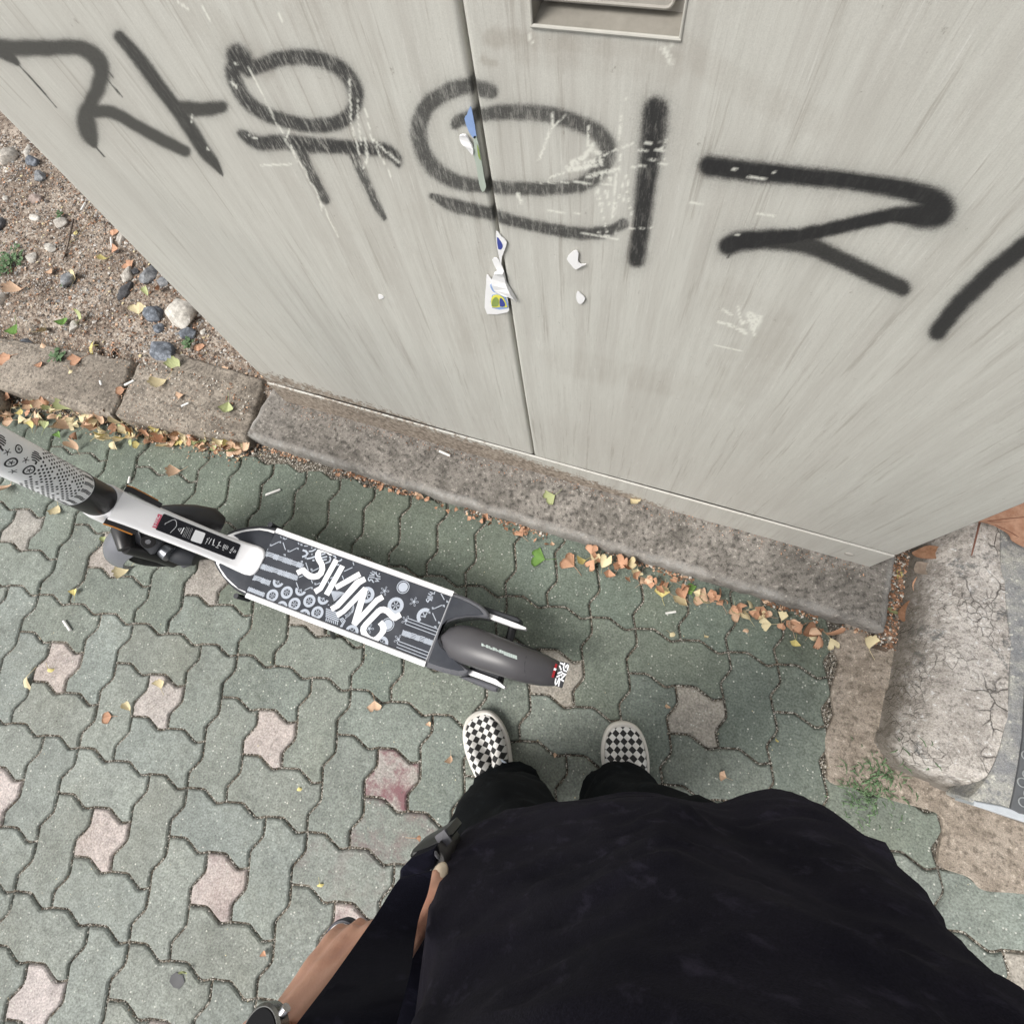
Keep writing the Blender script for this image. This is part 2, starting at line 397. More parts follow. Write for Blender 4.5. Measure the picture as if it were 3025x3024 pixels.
GREEN = (.205, .226, .200); PINK = (.375, .338, .312)
STAINED = {(6, 0): .95, (6, -1): .38, (3, -3): .15, (6, -3): .5, (5, -2): .16}
for bu in range(-9, 12):
    for bv in range(-9, 3):
        cu, cv = bu*3, bv*3
        lay = (([(0, 0)], 1), ([(-1, 1), (0, 1)], 0), ([(1, 1), (1, 0)], 0), ([(0, -1), (1, -1)], 0), ([(-1, -1), (-1, 0)], 0))
        if bv == 2:      # the row along the kerb has no pink blocks
            if cu >= 0: lay = tuple(([(a, -1), (a, 0)], 0) for a in (-1, 0, 1))
            elif cu == -3: lay = (([(-1, -1), (-1, 0)], 0), ([(0, -1), (1, -1)], 0), ([(0, 0), (1, 0)], 0))
            else: lay = (([(-1, -1), (-1, 0)], 0), ([(0, -1), (1, -1)], 0), ([(0, 0), (1, 0)], 0))
        for cells, pink in lay:
            cl = [(cu+a, cv+b) for a, b in cells if allowed(cu+a, cv+b)]
            if not cl: continue
            if cellpt(*cl[0]).length > 3.6: continue
            u0 = min(c[0] for c in cl)-.5; u1 = max(c[0] for c in cl)+.5; v0 = min(c[1] for c in cl)-.5; v1 = max(c[1] for c in cl)+.5
            P = brick(u0, u1, v0, v1)
            ax = random.uniform(-.004, .004); ay = random.uniform(-.004, .004); dz = random.uniform(-.0015, .0012)
            cen = sum(P, Vector((0, 0)))/len(P)
            n = len(P); j = .0025
            A = inset(P, j); B = inset(P, j+.0016); Cc = inset(P, j+.0045)
            vs = []
            for Q, z in ((A, -.03), (A, -.0055), (B, -.0022), (Cc, 0)):
                for p in Q: vs.append((p.x, p.y, z+dz+(p.x-cen.x)*ax+(p.y-cen.y)*ay+(random.uniform(-.0006, .0006) if z < 0 else 0)))
            fs = []
            for k in range(3):
                for i in range(n):
                    q = (i+1) % n; fs.append((k*n+i, k*n+q, (k+1)*n+q, (k+1)*n+i))
            for t in tessellate_polygon([[Vector((p.x, p.y, 0)) for p in Cc]]): fs.append(fix(t, Cc, 3*n))
            pv.add(vs, fs)
            base = PINK if pink else GREEN
            wear_shade = max(0, min(1, (.22-cen.y+random.uniform(-.12, .12))/.75)); base = tuple(a*b for a, b in zip(base, (.74+.46*wear_shade, .80+.38*wear_shade, .74+.48*wear_shade)))  # light falloff towards the kerb painted into the tint, along with some wear
            k = random.uniform(.92, 1.08); wmt = random.uniform(-.02, .02)
            if not pink and cl[0] in ((-2, 0), (-2, -1), (-1, 1)): base = tuple(.84*a+.16*b for a, b in zip(base, (.33, .30, .26)))
            if pink and cu > 7: base = (.37, .345, .305)
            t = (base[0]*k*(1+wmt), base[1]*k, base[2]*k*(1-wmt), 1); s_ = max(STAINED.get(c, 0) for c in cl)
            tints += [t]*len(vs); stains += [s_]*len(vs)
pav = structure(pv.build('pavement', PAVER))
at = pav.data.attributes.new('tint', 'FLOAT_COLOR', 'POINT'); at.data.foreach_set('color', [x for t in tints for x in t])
at = pav.data.attributes.new('stain', 'FLOAT', 'POINT'); at.data.foreach_set('value', stains)

def grid(name, x0, x1, y0, y1, step, hf, mat):
    nx = int((x1-x0)/step)+1; ny = int((y1-y0)/step)+1; vs = []
    for j in range(ny):
        for i in range(nx):
            x = x0+(x1-x0)*i/(nx-1); y = y0+(y1-y0)*j/(ny-1); vs.append((x, y, hf(x, y)))
    fs = [(j*nx+i, j*nx+i+1, (j+1)*nx+i+1, (j+1)*nx+i) for j in range(ny-1) for i in range(nx-1)]
    return mesh(name, vs, fs, mat, smooth=True)
def nz(x, y, s, z=0): return noise.noise(Vector((x*s, y*s, z)))
structure(grid('joint_sand', -4.0, 2.6, -3.6, .40, .03, lambda x, y: -.0062+.0022*nz(x, y, 22)-.001, SAND))
# gravel grains lying in the joints and along them (too many to count)
def pebble_mb(mb, c, r, mi=0):
    vs = []
    for v in ((1, 0, 0), (-1, 0, 0), (0, 1, 0), (0, -1, 0), (0, 0, .7), (0, 0, -.7)):
        vs.append((c[0]+v[0]*r*random.uniform(.6, 1.2), c[1]+v[1]*r*random.uniform(.6, 1.2), c[2]+v[2]*r*random.uniform(.6, 1.1)))
    mb.add(vs, [(0, 2, 4), (2, 1, 4), (1, 3, 4), (3, 0, 4), (2, 0, 5), (1, 2, 5), (3, 1, 5), (0, 3, 5)], mi)
grit = MB()
for _ in range(26000):
    iu = random.uniform(-10, 17); iv = random.uniform(-9, 7)
    if random.random() < .5: iv = round(iv+.5)-.5; p = cellpt(iu, iv+wu(iu)+random.gauss(0, .012))
    else: iu = round(iu+.5)-.5; p = cellpt(iu+wv_(iv)+random.gauss(0, .012), iv)
    cu, cv = math.floor(iu+.5), math.floor(iv+.5)
    if p.y > .37 or p.x > .62: continue
    pebble_mb(grit, (p.x, p.y, random.uniform(-.006, -.0015)), random.uniform(.0007, .0021), random.choice((0, 0, 0, 1, 1, 2)))
GR = [plain('grain_white', (.62, .59, .53), .8, bump=0), plain('grain_brown', (.24, .19, .14), .9, bump=0), plain('grain_grey', (.12, .115, .10), .9, bump=0)]
tag(grit.build('joint_grit', GR), 'pale and brown sand grains caught in the joints between the paving blocks', 'grit', kind='stuff')

# ---- soil behind the kerb
def soil_h(x, y):
    h = .034+.012*nz(x, y, 4)+.007*nz(x, y, 17, 3)+.004*nz(x, y, 50, 7)
    h += .02*max(0, min(1, (y-.6)/1.5))
    if y < .53: h -= max(0, min(1, (.53-y)/.05))*(.055 if x < -1.16 or y < .40 else .0)
    return h
soil = structure(grid('soil', -4.6, -1.085, .30, 3.6, .012, soil_h, SOIL))
structure(grid('soil', -1.085, 2.4, .62, 3.6, .03, soil_h, SOIL))
structure(grid('soil', .60, .86, .33, .66, .005, lambda x, y: .002+.006*nz(x, y, 22)+.004*nz(x, y, 60), mat_concrete('dark_soil', (.075, .052, .038), (.16, .12, .09), .5)))

# ---- kerb stones left of the cabinet, and the concrete slab in front of it
def slabmesh(name, outline, z1, mat, bev=.01, rough=.0025, step=.012):
    """weathered block: chamfered prism then re-meshed top with small relief"""
    P = [Vector((p[0], p[1])) for p in outline]
    a = sum(P[i].x*P[(i+1) % len(P)].y-P[(i+1) % len(P)].x*P[i].y for i in range(len(P)))
    if a < 0: P.reverse()
    Q = []
    for i, p in enumerate(P):
        q = P[(i+1) % len(P)]; k = max(1, int((q-p).length/step))
        for j in range(k): Q.append(p+(q-p)*(j/k))
    def jit(p, k): return Vector((p.x+k*nz(p.x, p.y, 35, k*900), p.y+k*nz(p.x, p.y, 35, 9)))
    Q = [jit(p, .006) for p in Q]
    mb = MB(); n = len(Q); L = [(Q, -.03), (Q, z1-bev*1.2), (inset(Q, bev*.35), z1-bev*.4), (inset(Q, bev), z1)]+([(inset(Q, bev+.010), z1+.0003)] if name == 'slab' else [])
    vs = [(p.x, p.y, z+(rough*nz(p.x, p.y, 40, z*50) if z > 0 else 0)) for (R, z) in L for p in R]; fs = []
    for k in range(len(L)-1):
        for i in range(n):
            j = (i+1) % n; fs.append((k*n+i, k*n+j, (k+1)*n+j, (k+1)*n+i))
    T = L[-1][0]
    for t in tessellate_polygon([[Vector((p.x, p.y, 0)) for p in T]]): fs.append(fix(t, T, (len(L)-1)*n))
    mb.add(vs, fs); o = mb.build(name, mat)
    wn = o.data.attributes.new('worn', 'FLOAT', 'POINT')
    vals = []
    for k, (R, z) in enumerate(L): vals += [[.15, .75, 1, .8, 0][k]]*n
    wn.data.foreach_set('value', vals)
    o.data.polygons.foreach_set('use_smooth', [True]*len(o.data.polygons)); o.data.set_sharp_from_angle(angle=math.radians(55)); return o
ZK = .05
structure(slabmesh('kerb', [g(*p, ZK) for p in ((722, 1300), (560, 1278), (352, 1236), (338, 1222), (405, 1072), (520, 1040), (780, 1120))], ZK, KERB, .009))
structure(slabmesh('kerb', [g(*p, ZK) for p in ((334, 1232), (230, 1210), (145, 1182), (0, 1148), (-120, 1110), (-60, 985), (392, 1064))], ZK+.004, KERB, .009))
structure(slabmesh('kerb', [(-3.4, .30), (-2.32, .235), (-2.32, .44), (-3.4, .50)], ZK, KERB, .009))
structure(slabmesh('slab', [(-1.175, .366), (.655, .366), (.652, .62), (-1.168, .62)], ZK, SLAB, .012, .002))
# ---- concrete apron and the cracked sloping step at the right
ap = [g(*p) for p in ((2470, 1885), (2478, 1960), (2455, 2040), (2462, 2110), (2437, 2180), (2445, 2250), (2452, 2310), (2540, 2330), (2640, 2365), (2760, 2398), (2785, 2440), (2772, 2520), (2780, 2560), (2860, 2590), (2905, 2628), (3025, 2640), (3200, 2680), (3900, 2800), (3900, 2300), (3200, 1800), (2700, 1500), (2600, 1700))]
APc = cat([(p.x, p.y, 0) for p in ap], 5, True)
am = MB(); am.prism(APc, -.03, .0035, bev=.002); structure(am.build('apron', APRON))
me_edge = [g(2700, 1500), g(2665, 1720), g(2640, 1900), g(2610, 2060), g(2578, 2190), g(2620, 2262), g(2760, 2325), g(2880, 2378), g(3030, 2440), g(3400, 2580)]
def seg_d(p, a, b):
    ab = b-a; t = max(0, min(1, (p-a).dot(ab)/ab.length_squared)); q = a+ab*t; s = ab.x*(p.y-a.y)-ab.y*(p.x-a.x)
    return (p-q).length, s
ME = [Vector((p.x, p.y)) for p in me_edge]
def mound_h(x, y):
    p = Vector((x, y)); ds = [seg_d(p, a, b) for a, b in zip(ME, ME[1:])]; d, s = min(ds, key=lambda q: q[0]); 
    inside = (y > .1 and x > .7) if False else s > 0
    if not inside: return -.03
    wd = .055+.045*max(0, min(1, (y-.15)*2)); t = min(1, d/wd); t = 1-(1-t)**2.2
    return .004+.112*t+.005*nz(x, y, 14)+.0025*nz(x, y, 45)*(1 if t < 1 else .6)
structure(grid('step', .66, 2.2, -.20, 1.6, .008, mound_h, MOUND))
# painted plate, white nosing and rubber mat on top of the step
zp = .121
pm = MB(); pm.prism(cat([(g(a, b, zp).x, g(a, b, zp).y, 0) for a, b in ((3010, 1500), (2990, 1900), (2985, 2050), (2965, 2180), (2935, 2270), (2895, 2330), (2868, 2366), (2960, 2396), (3120, 2430), (3700, 2560), (3700, 1700))], 4, True), .05, zp, bev=.003)
plate = mat_concrete('flaking_grey_paint', (.235, .24, .25), (.43, .42, .37), .8)
structure(pm.build('step_plate', plate))
wm = MB()
e = [g(a, b, zp+.006) for a, b in ((2884, 2366), (2960, 2380), (3060, 2408), (3700, 2590), (3700, 2640), (3040, 2432), (2940, 2398), (2880, 2380))]
wm.prism([(p.x, p.y) for p in e], .07, zp+.004, bev=.002); structure(wm.build('step_nosing', plain('white_nosing', (.46, .49, .52), .6, .2, 60)))
mat_e = empty('rubber_mat', (1.1, .25, zp), 'grey rubber mat with rings in a honeycomb, on the step at the right edge', 'mat')
rm = MB(); q = [g(a, b, zp+.004) for a, b in ((3032, 1990), (3022, 2180), (3010, 2262), (2996, 2340), (2985, 2388), (3010, 2402), (3500, 2500), (3500, 2000))]
rm.prism([(p.x, p.y) for p in q], zp, zp+.006, bev=.0015); rm.build('backing', plain('mat_rubber_dark', (.10, .105, .112), .7), mat_e)
rr = MB(); 
for i in range(0, 14):
    for j in range(-2, 26):
        c = g(3022, 2368, zp+.006)+Vector((i*.0205+(.01025 if j % 2 else 0)-.004*(j*.5), j*.0178, 0))
        if c.x > 1.25: continue
        e0, e1 = q[0], q[4]; ex = e0.x+(e1.x-e0.x)*(c.y-e0.y)/(e1.y-e0.y)
        if c.x < ex+.010 or c.y > .6: continue
        if (Vector((c.x, c.y))-Vector((e1.x, e1.y))).dot(Vector((.25, 1)).normalized()) < .010: continue
        ringp = [c+Vector((math.cos(a)*.0083, math.sin(a)*.0083, .001)) for a in [2*math.pi*k/14 for k in range(15)]]
        rr.tube(ringp, .0013, 6, cap=False)
rr.build('ring_pattern', plain('mat_rubber_light', (.27, .285, .29), .6), mat_e)

# ================================================================== CABINET
Y0 = .515; XL, XR = -1.10, .60; XS = -.266; ZD = .155; ZT = 1.78
cab = empty('utility_cabinet', (-.25, .8, ZK), 'large pale grey steel utility cabinet sprayed with black graffiti, standing on the concrete slab', 'cabinet')
STROKES = [  # (points px, half widths px, density, pale, worn)
 ([(-40,118),(0,142),(119,143),(228,141),(280,165),(301,207),(288,262),(264,311),(252,350),(262,395),(278,432)], [30,28,26,25,27,26,25,24,30,28,10], .96, .55, 0),
 ([(-10,150),(30,172),(52,192)], [20,16,7], .96, .55, 0),
 ([(259,331),(331,334),(404,373),(476,412),(548,448)], [24,20,19,20,17], .96, .55, 0),
 ([(352,104),(414,176),(466,249),(518,316),(564,383),(606,450),(634,482),(652,510)], [17,22,22,21,22,20,15,6], .97, .35, .1),
 ([(518,316),(590,323),(655,316)], [22,23,20], .96, .45, 0),
 ([(700,160),(712,178),(722,190)], [32,36,30], .97, .1, .35),
 ([(700,175),(690,215),(704,258),(734,302),(785,336),(850,358),(920,372),(985,366),(1030,345),(1052,300),(1046,260),(1018,215),(975,188),(920,172),(850,170),(790,186),(735,205)], [26,24,22,22,22,22,22,24,22,22,24,24,24,24,24,24,24], .95, .1, .5),
 ([(715,394),(766,422),(849,420),(932,430),(1000,434),(1078,440),(1130,445),(1165,465),(1178,488)], [14,22,24,24,22,22,22,18,10], .96, .05, .6),
 ([(885,430),(905,480),(935,540),(963,592)], [18,14,14,12], .9, .1, .85),
 ([(1040,450),(1062,497),(1104,590),(1135,645)], [14,14,13,8], .85, .1, .95),
 ([(1455,278),(1440,269),(1373,259),(1311,280),(1258,321),(1237,383),(1249,451),(1290,507),(1362,545),(1456,554),(1570,560),(1673,556),(1735,539),(1777,497),(1795,440),(1766,394),(1699,362),(1621,340),(1518,332),(1440,338),(1362,357),(1340,375)], [14,24,25,26,25,25,24,25,22,20,20,20,24,26,26,26,25,25,24,22,20,10], .90, .25, .42),
 ([(1274,580),(1337,608),(1440,632),(1518,655),(1621,678),(1725,692),(1792,686),(1842,662)], [8,20,20,18,18,19,18,14], .92, .2, .4),
 ([(1937,325),(1930,400),(1915,500),(1902,590),(1893,680),(1880,765)], [40,39,33,30,27,28], .985, .1, .22),
 ([(2095,491),(2212,505),(2371,519),(2531,535),(2680,560),(2760,590),(2780,618),(2732,634),(2637,634),(2504,663),(2371,694),(2265,706),(2185,714),(2148,728)], [33,33,30,29,33,43,46,42,25,22,24,30,32,28], .99, .05, .03),
 ([(2265,708),(2382,722),(2477,762),(2584,812),(2665,848)], [30,30,27,27,26], .97, .2, 0),
 ([(3060,700),(2955,780),(2849,881),(2768,978)], [30,29,29,27], .98, .1, 0)]
DRIPS = [([(52,192),(110,255),(164,319)], 2.2), ([(318,235),(340,262),(363,289)], 2.4), ([(318,205),(336,229)], 2.4), ([(278,432),(306,466)], 2.5), ([(640,485),(658,518)], 3.0), ([(630,480),(652,512)], 3), ([(2150,735),(2153,764)], 4)]
SCR = [([(70,560),(118,880)],3),([(150,630),(95,880)],3),([(62,880),(120,980)],3)]  # in zoom frame (1000,0)/1.931, handled below
def z2(p): return (1000+p[0]/1.931, p[1]/1.931)
SCR = [([z2(q) for q in L], wd) for L, wd in (
 ([(62,460),(70,700),(118,880)], 3.2), ([(108,560),(112,700),(128,830)], 2.4), ([(150,620),(190,800),(300,1010)], 2), ([(150,790),(165,900),(140,960)], 4), ([(200,800),(260,860),(345,930)], 3.5),
 ([(1150,1045),(1350,1042),(1560,1060)], 2.6), ([(1200,1015),(1350,970),(1520,940)], 3), ([(1300,950),(1420,930),(1600,850),(1680,820)], 3), ([(1310,970),(1400,960),(1500,920)], 9), ([(1330,930),(1400,900),(1450,830)], 8), ([(1420,1010),(1500,990),(1590,970)], 7), ([(1440,860),(1500,880)], 8),
 ([(1480,1010),(1470,1120),(1500,1200)], 2), ([(1500,1010),(1480,1100),(1510,1200)], 2), ([(1560,1000),(1530,1110),(1550,1200)], 2), ([(1600,960),(1570,1120),(1560,1250)], 2.2), ([(1640,1000),(1600,1120),(1560,1240)], 2), ([(1660,1000),(1610,1200)], 2), ([(1580,990),(1580,1340)], 1.8), ([(1500,1200),(1530,1330)], 1.8), ([(1640,1080),(1675,1250)], 1.8), ([(1540,1010),(1500,1180)], 1.8), ([(1385,1335),(1590,1370),(1480,1330)], 1.8), ([(1180,1205),(1380,1225)], 2), ([(1210,620),(1225,700),(1140,920)], 3.5), ([(1290,655),(1190,760)], 3),
 ([(1635,560),(1605,700),(1605,920)], 1.8), ([(1425,720),(1420,830)], 2),
 ([(1715,820),(1840,815)], 2.4), ([(1710,860),(1870,858)], 2.6), ([(1760,915),(1860,910)], 2.2), ([(1670,955),(1760,945)], 3.5), ([(1830,930),(1870,935)], 3.5), ([(1650,1308),(1780,1305)], 1.8), ([(1880,770),(1840,860)], 2.4))]
SCR += [([(568,340),(566,362)], 3.2), ([(612,436),(616,444)], 3), ([(683,240),(700,256)], 5), ([(692,186),(706,186)], 2.4), ([(700,140),(756,240)], 1.6), ([(756,240),(800,330),(880,480)], 2.6), ([(860,430),(930,560),(1000,700)], 2.4), ([(770,488),(860,485)], 3), ([(855,380),(845,420)], 2.6), ([(735,400),(760,410)], 2.2), ([(2190,955),(2245,935)], 6), ([(2120,950),(2200,975)], 4), ([(2210,925),(2230,990)], 5), ([(2170,690),(2190,700)], 2), ([(2040,600),(2080,608)], 3), ([(2240,630),(2285,638)], 4), ([(2215,930),(2240,945),(2225,965)], 12), ([(2135,915),(2160,930)], 4), ([(2150,955),(2205,985)], 5), ([(2180,905),(2190,960)], 3), ([(1530,575),(1538,600)], 6), ([(945,590),(950,620)], 2), ([(530,5),(560,30)], 3), ([(600,20),(620,60)], 2.5), ([(820,40),(835,60)], 3), ([(1995,95),(1985,140)], 3), ([(1560,100),(1575,130)], 4), ([(1960,140),(1985,190)], 9), ([(2110,1020),(2190,1035)], 2), ([(2130,482),(2132,486)], 3), ([(2165,500),(2180,503)], 3), ([(2205,522),(2260,527)], 2.2), ([(2285,505),(2290,512)], 3), ([(2085,515),(2100,516)], 2)]
GRIME = [([(560,20),(680,120),(760,200)], 60, .5), ([(1000,30),(1080,200)], 90, .45), ([(1450,110),(1780,140),(1990,170)], 34, .9), ([(1560,150),(1980,200)], 55, .5), ([(2000,130),(2180,250),(2420,360)], 55, .45), ([(2150,900),(2300,990),(2160,1120)], 85, .55), ([(1080,380),(1280,700),(1400,950)], 120, .35), ([(900,480),(1100,800)], 130, .3), ([(1640,1060),(1900,1120),(2170,1160)], 45, .4), ([(960,30),(900,30)], 90, .5), ([(1430,180),(1460,190)], 16, 1.)]
def dist_poly(X, Y, pts, wid):
    """normalised distance (d / half-width) to a polyline with varying half width"""
    best = np.full(X.shape, 1e9)
    if not hasattr(wid, '__len__'): wid = [wid]*len(pts)
    P = pts
    for (a, wa), (b, wb) in zip(zip(P, wid), zip(P[1:], wid[1:])):
        dx, dy = b[0]-a[0], b[1]-a[1]; L = dx*dx+dy*dy+1e-9
        t = np.clip(((X-a[0])*dx+(Y-a[1])*dy)/L, 0, 1); d = np.hypot(X-a[0]-t*dx, Y-a[1]-t*dy)/(wa+(wb-wa)*t)
        best = np.minimum(best, d)
    return best
def smooth_w(pts, wid, k=5):
    q = cat([(p[0], p[1], w_) for p, w_ in zip(pts, wid)], k); return [(v.x, v.y) for v in q], [max(3, v.z) for v in q]
def sst(a, b, x): t = np.clip((x-a)/(b-a), 0, 1); return t*t*(3-2*t)
def door(x0, x1, name, yf, hole=None, parent=None):
    """one door leaf: fine front sheet that carries the spray marks, folded edges, thickness"""
    st = .0027; xs = list(np.arange(x0, x1, st))+[x1]; zfine = 1.20
    zs = list(np.arange(ZD+.002, zfine, st))+list(np.arange(zfine, ZT-.03, .05))+[ZT-.03]
    if hole:
        for h in hole[:2]: xs[int(np.argmin(abs(np.array(xs)-h)))] = h
        for h in hole[2:]: zs[int(np.argmin(abs(np.array(zs)-h)))] = h
    xs = np.array(xs); zs = np.array(zs); XX, ZZ = np.meshgrid(xs, zs); sh = XX.shape
    c = ROT.T @ np.stack([XX.ravel(), np.full(XX.size, Y0), ZZ.ravel()-CAMH]); PX = (CX+F_*c[0]/c[2]).reshape(sh); PY = (CY+F_*c[1]/c[2]).reshape(sh)
    wob = 2.2*np.sin(PX*.11+PY*.05)+1.6*np.sin(PX*.05-PY*.13)
    spray = np.zeros(sh); pale = np.zeros(sh); worn = np.zeros(sh); scr = np.zeros(sh); gri = np.zeros(sh)
    vis = (PX > -300) & (PX < 3300) & (PY > -200) & (PY < 2000) & (ZZ < 1.3)
    for pts, wid, den, pa, wo_ in STROKES:
        P, W_ = smooth_w(pts, wid); d = dist_poly(PX+wob*.4, PY+wob*.4, P, W_)
        core = 1-sst(.62, 1.42, d); halo = .26*np.exp(-np.maximum(0, d-1.0)*1.7)
        a = den*np.maximum(core, halo*(d < 4)); up = a > spray
        pale = np.where(up, pa, pale); worn = np.where(up, wo_, worn); spray = 1-(1-spray)*(1-a) if False else np.maximum(spray, a)
    for pts, wd in DRIPS:
        d = dist_poly(PX, PY, pts, wd); spray = np.maximum(spray, .9*(1-sst(.7, 1.2, d)))
    for pts, wd in SCR:
        d = dist_poly(PX+wob*.3, PY, pts, wd*1.05); scr = np.maximum(scr, .8*(1-sst(.5, 1.15, d)))
    for pts, wd, a in GRIME:
        d = dist_poly(PX+wob*2, PY+wob*2, pts, wd); gri = np.maximum(gri, a*(1-sst(.5, 1.15, d)))
    for A in (spray, scr, gri): A[~vis] = 0
    mud = np.clip(.25+(.165+.075*np.clip((-.30-XX)/.7, 0, 1)-ZZ)/.06, 0, 1)*.66*(ZZ < .27)*np.clip((-.25-XX)/.2, 0, 1)
    Yv = np.full(sh, yf)+.0012*np.sin(XX*7+ZZ*3)+.0008*np.sin(ZZ*9)
    e = .004    # rolled edges
    for dd in (XX-x0, x1-XX, ZZ-(ZD+.002)): Yv = Yv+np.where(dd < e, (e-dd)**2/e*.9, 0)
    V_ = np.stack([XX.ravel(), Yv.ravel(), ZZ.ravel()], 1); nx = sh[1]; nzv = sh[0]
    I = np.arange(nx*nzv).reshape(sh); F = np.stack([I[:-1, :-1], I[:-1, 1:], I[1:, 1:], I[1:, :-1]], -1)
    if hole:
        mx = (XX[:-1, :-1]+XX[1:, 1:])/2; mz = (ZZ[:-1, :-1]+ZZ[1:, 1:])/2
        F = F[~((mx > hole[0]) & (mx < hole[1]) & (mz > hole[2]) & (mz < hole[3]))]
    F = F.reshape(-1, 4)
    n0 = len(V_); side = []; extra = []
    bt = .022
    loop = list(I[0, :])+list(I[1:, -1])+list(I[-1, -2::-1])+list(I[-2:0:-1, 0])
    for k, i in enumerate(loop): extra.append((V_[i][0], yf+bt, V_[i][2]))
    n = len(loop)
    for k in range(n): q = (k+1) % n; side.append((loop[q], loop[k], n0+k, n0+q))
    me = bpy.data.meshes.new(name); me.from_pydata(V_.tolist()+extra, [], F.tolist()+side); me.update()
    for nm, A in (('spray', spray), ('pale', pale), ('worn', worn), ('scratch', scr), ('grime', gri), ('mud', mud)):
        a_ = me.attributes.new(nm, 'FLOAT', 'POINT'); a_.data.foreach_set('value', np.concatenate([A.ravel(), np.zeros(n)]).astype(np.float32))
    me.polygons.foreach_set('use_smooth', [True]*len(me.polygons))
    o = link(name, me, CAB, parent); o.location = -Vector(parent.location); return o
HOLE = (wl(1572, 74, Y0).x, wl(2012, 103, Y0).x, wl(1572, 74, Y0).z, 1.30)
body = MB(); body.box((XL, Y0+.022, ZK+.001), (XR, 1.15, ZT)); body.box((XL-.02, Y0-.03, ZT), (XR+.02, 1.18, ZT+.03))
bo = body.build('body', METAL_EDGE, cab)
gp = MB(); gp.box((XS-.012, Y0+.0195, ZD), (XS+.012, Y0+.0215, ZT-.03)); gp.build('door_gap_shade', DARK, cab)  # near-black strip behind the seam, its shade put in as colour
dl = door(XL+.001, XS-.0026, 'door', Y0, None, cab); dl['label'] = 'left door with the torn stickers along its edge'
dr = door(XS+.0020, XR-.001, 'door', Y0-.001, HOLE, cab); dr['label'] = 'right door with the recessed handle'
# plinth: grid sheet so the mud can fade along it
def plinth():
    xs = np.linspace(XL+.002, XR-.003, 300); zs = np.array([ZK-.005, ZK+.01, ZK+.03, ZK+.05, ZK+.07, ZK+.09, ZD-.004, ZD-.0015]); XX, ZZ = np.meshgrid(xs, zs)
    Yv = np.full(XX.shape, Y0-.003); Yv[-1] += .004
    V_ = np.stack([XX.ravel(), Yv.ravel(), ZZ.ravel()], 1); I = np.arange(XX.size).reshape(XX.shape); F = np.stack([I[:-1, :-1], I[:-1, 1:], I[1:, 1:], I[1:, :-1]], -1).reshape(-1, 4)
    vs = V_.tolist(); b = len(vs); vs += [(XR-.003, Y0-.003, ZK-.005), (XR-.003, Y0+.03, ZK-.005), (XR-.003, Y0+.03, ZD), (XR-.003, Y0-.003, ZD)]
    fs = F.tolist()+[(b, b+1, b+2, b+3)]
    me = bpy.data.meshes.new('plinth'); me.from_pydata(vs, [], fs); me.update()
    mud = np.clip(.26+.24*np.clip((-.30-XX)/.35, 0, 1)+.75*(.155-.1*np.clip((XX+.35)/.7, 0, 1)-ZZ)/.06, 0, .85)*np.clip((.45-XX)/.5, 0, 1)
    for nm, A in (('spray', XX*0), ('pale', XX*0), ('worn', XX*0), ('scratch', XX*0), ('grime', XX*0+.25), ('mud', mud)):
        a_ = me.attributes.new(nm, 'FLOAT', 'POINT'); a_.data.foreach_set('value', np.concatenate([A.ravel(), np.zeros(4)]).astype(np.float32))
    o = link('plinth', me, CAB, cab); o.location = -Vector(cab.location)
plinth()
bolt = MB(); pb = g(2545, 1642, .09); bolt.ell((.53, Y0-.003, .093), (.011, .003, .009)); bolt.build('plinth_bolt', METAL_EDGE, cab, smooth=True)
# recessed handle
rc = MB(); hx0, hx1, hz0, hz1 = HOLE; yb = Y0+.045
A = [(hx0, Y0, hz0), (hx1, Y0, hz0), (hx1, Y0, hz1), (hx0, Y0, hz1)]; B = [(hx0+.006, yb, hz0+.012), (hx1-.006, yb, hz0+.012), (hx1-.006, yb, hz1), (hx0+.006, yb, hz1)]
rc.add(A+B, [(0, 1, 5, 4), (1, 2, 6, 5), (3, 0, 4, 7), (4, 5, 6, 7)])
rec = rc.build('handle_recess', plain('recess_dark_grey', (.24, .225, .195), .7, .4, 40), cab)  # recess in a darker grey than the cabinet inside
lip = MB(); lip.tube([(hx0-.001, Y0-.001, hz0), (hx1+.001, Y0-.001, hz0)], .0016, 8); lip.tube([(hx0, Y0-.001, hz0), (hx0, Y0-.001, 1.3)], .0014, 8); lip.tube([(hx1, Y0-.001, hz0), (hx1, Y0-.001, 1.3)], .0014, 8)
lip.build('recess_rim', plain('recess_rim_paint', (.46, .45, .41), .5), cab)
hd = MB(); hp = [(hx0+.008, hx1-.010)]; x0_, x1_ = hx0+.007, hx1-.012; zb = hz0+.012
R_ = .006; out = [(x0_, zb+.10), (x0_, zb+.004+0), (x1_-R_, zb+.004)]
outl = [(x0_, 1.28), (x0_, zb), (x1_-R_, zb)]+[(x1_-R_+R_*math.sin(a), zb+R_-R_*math.cos(a)) for a in (.4, .8, 1.2, 1.57)]+[(x1_, 1.28)]
hv = [(x, Y0+.020, z) for x, z in outl]+[(x, Y0+.014, z) for x, z in outl]; n = len(outl)
hd.add(hv, [tuple(range(n))]+[tuple(reversed(range(n, 2*n)))]+[(i, (i+1) % n, n+(i+1) % n, n+i) for i in range(n)])
hd.tube([(x, Y0+.015, z) for x, z in outl[1:]], .0018, 8)
hnd = hd.build('handle', METAL_EDGE, None); hnd.parent = rec
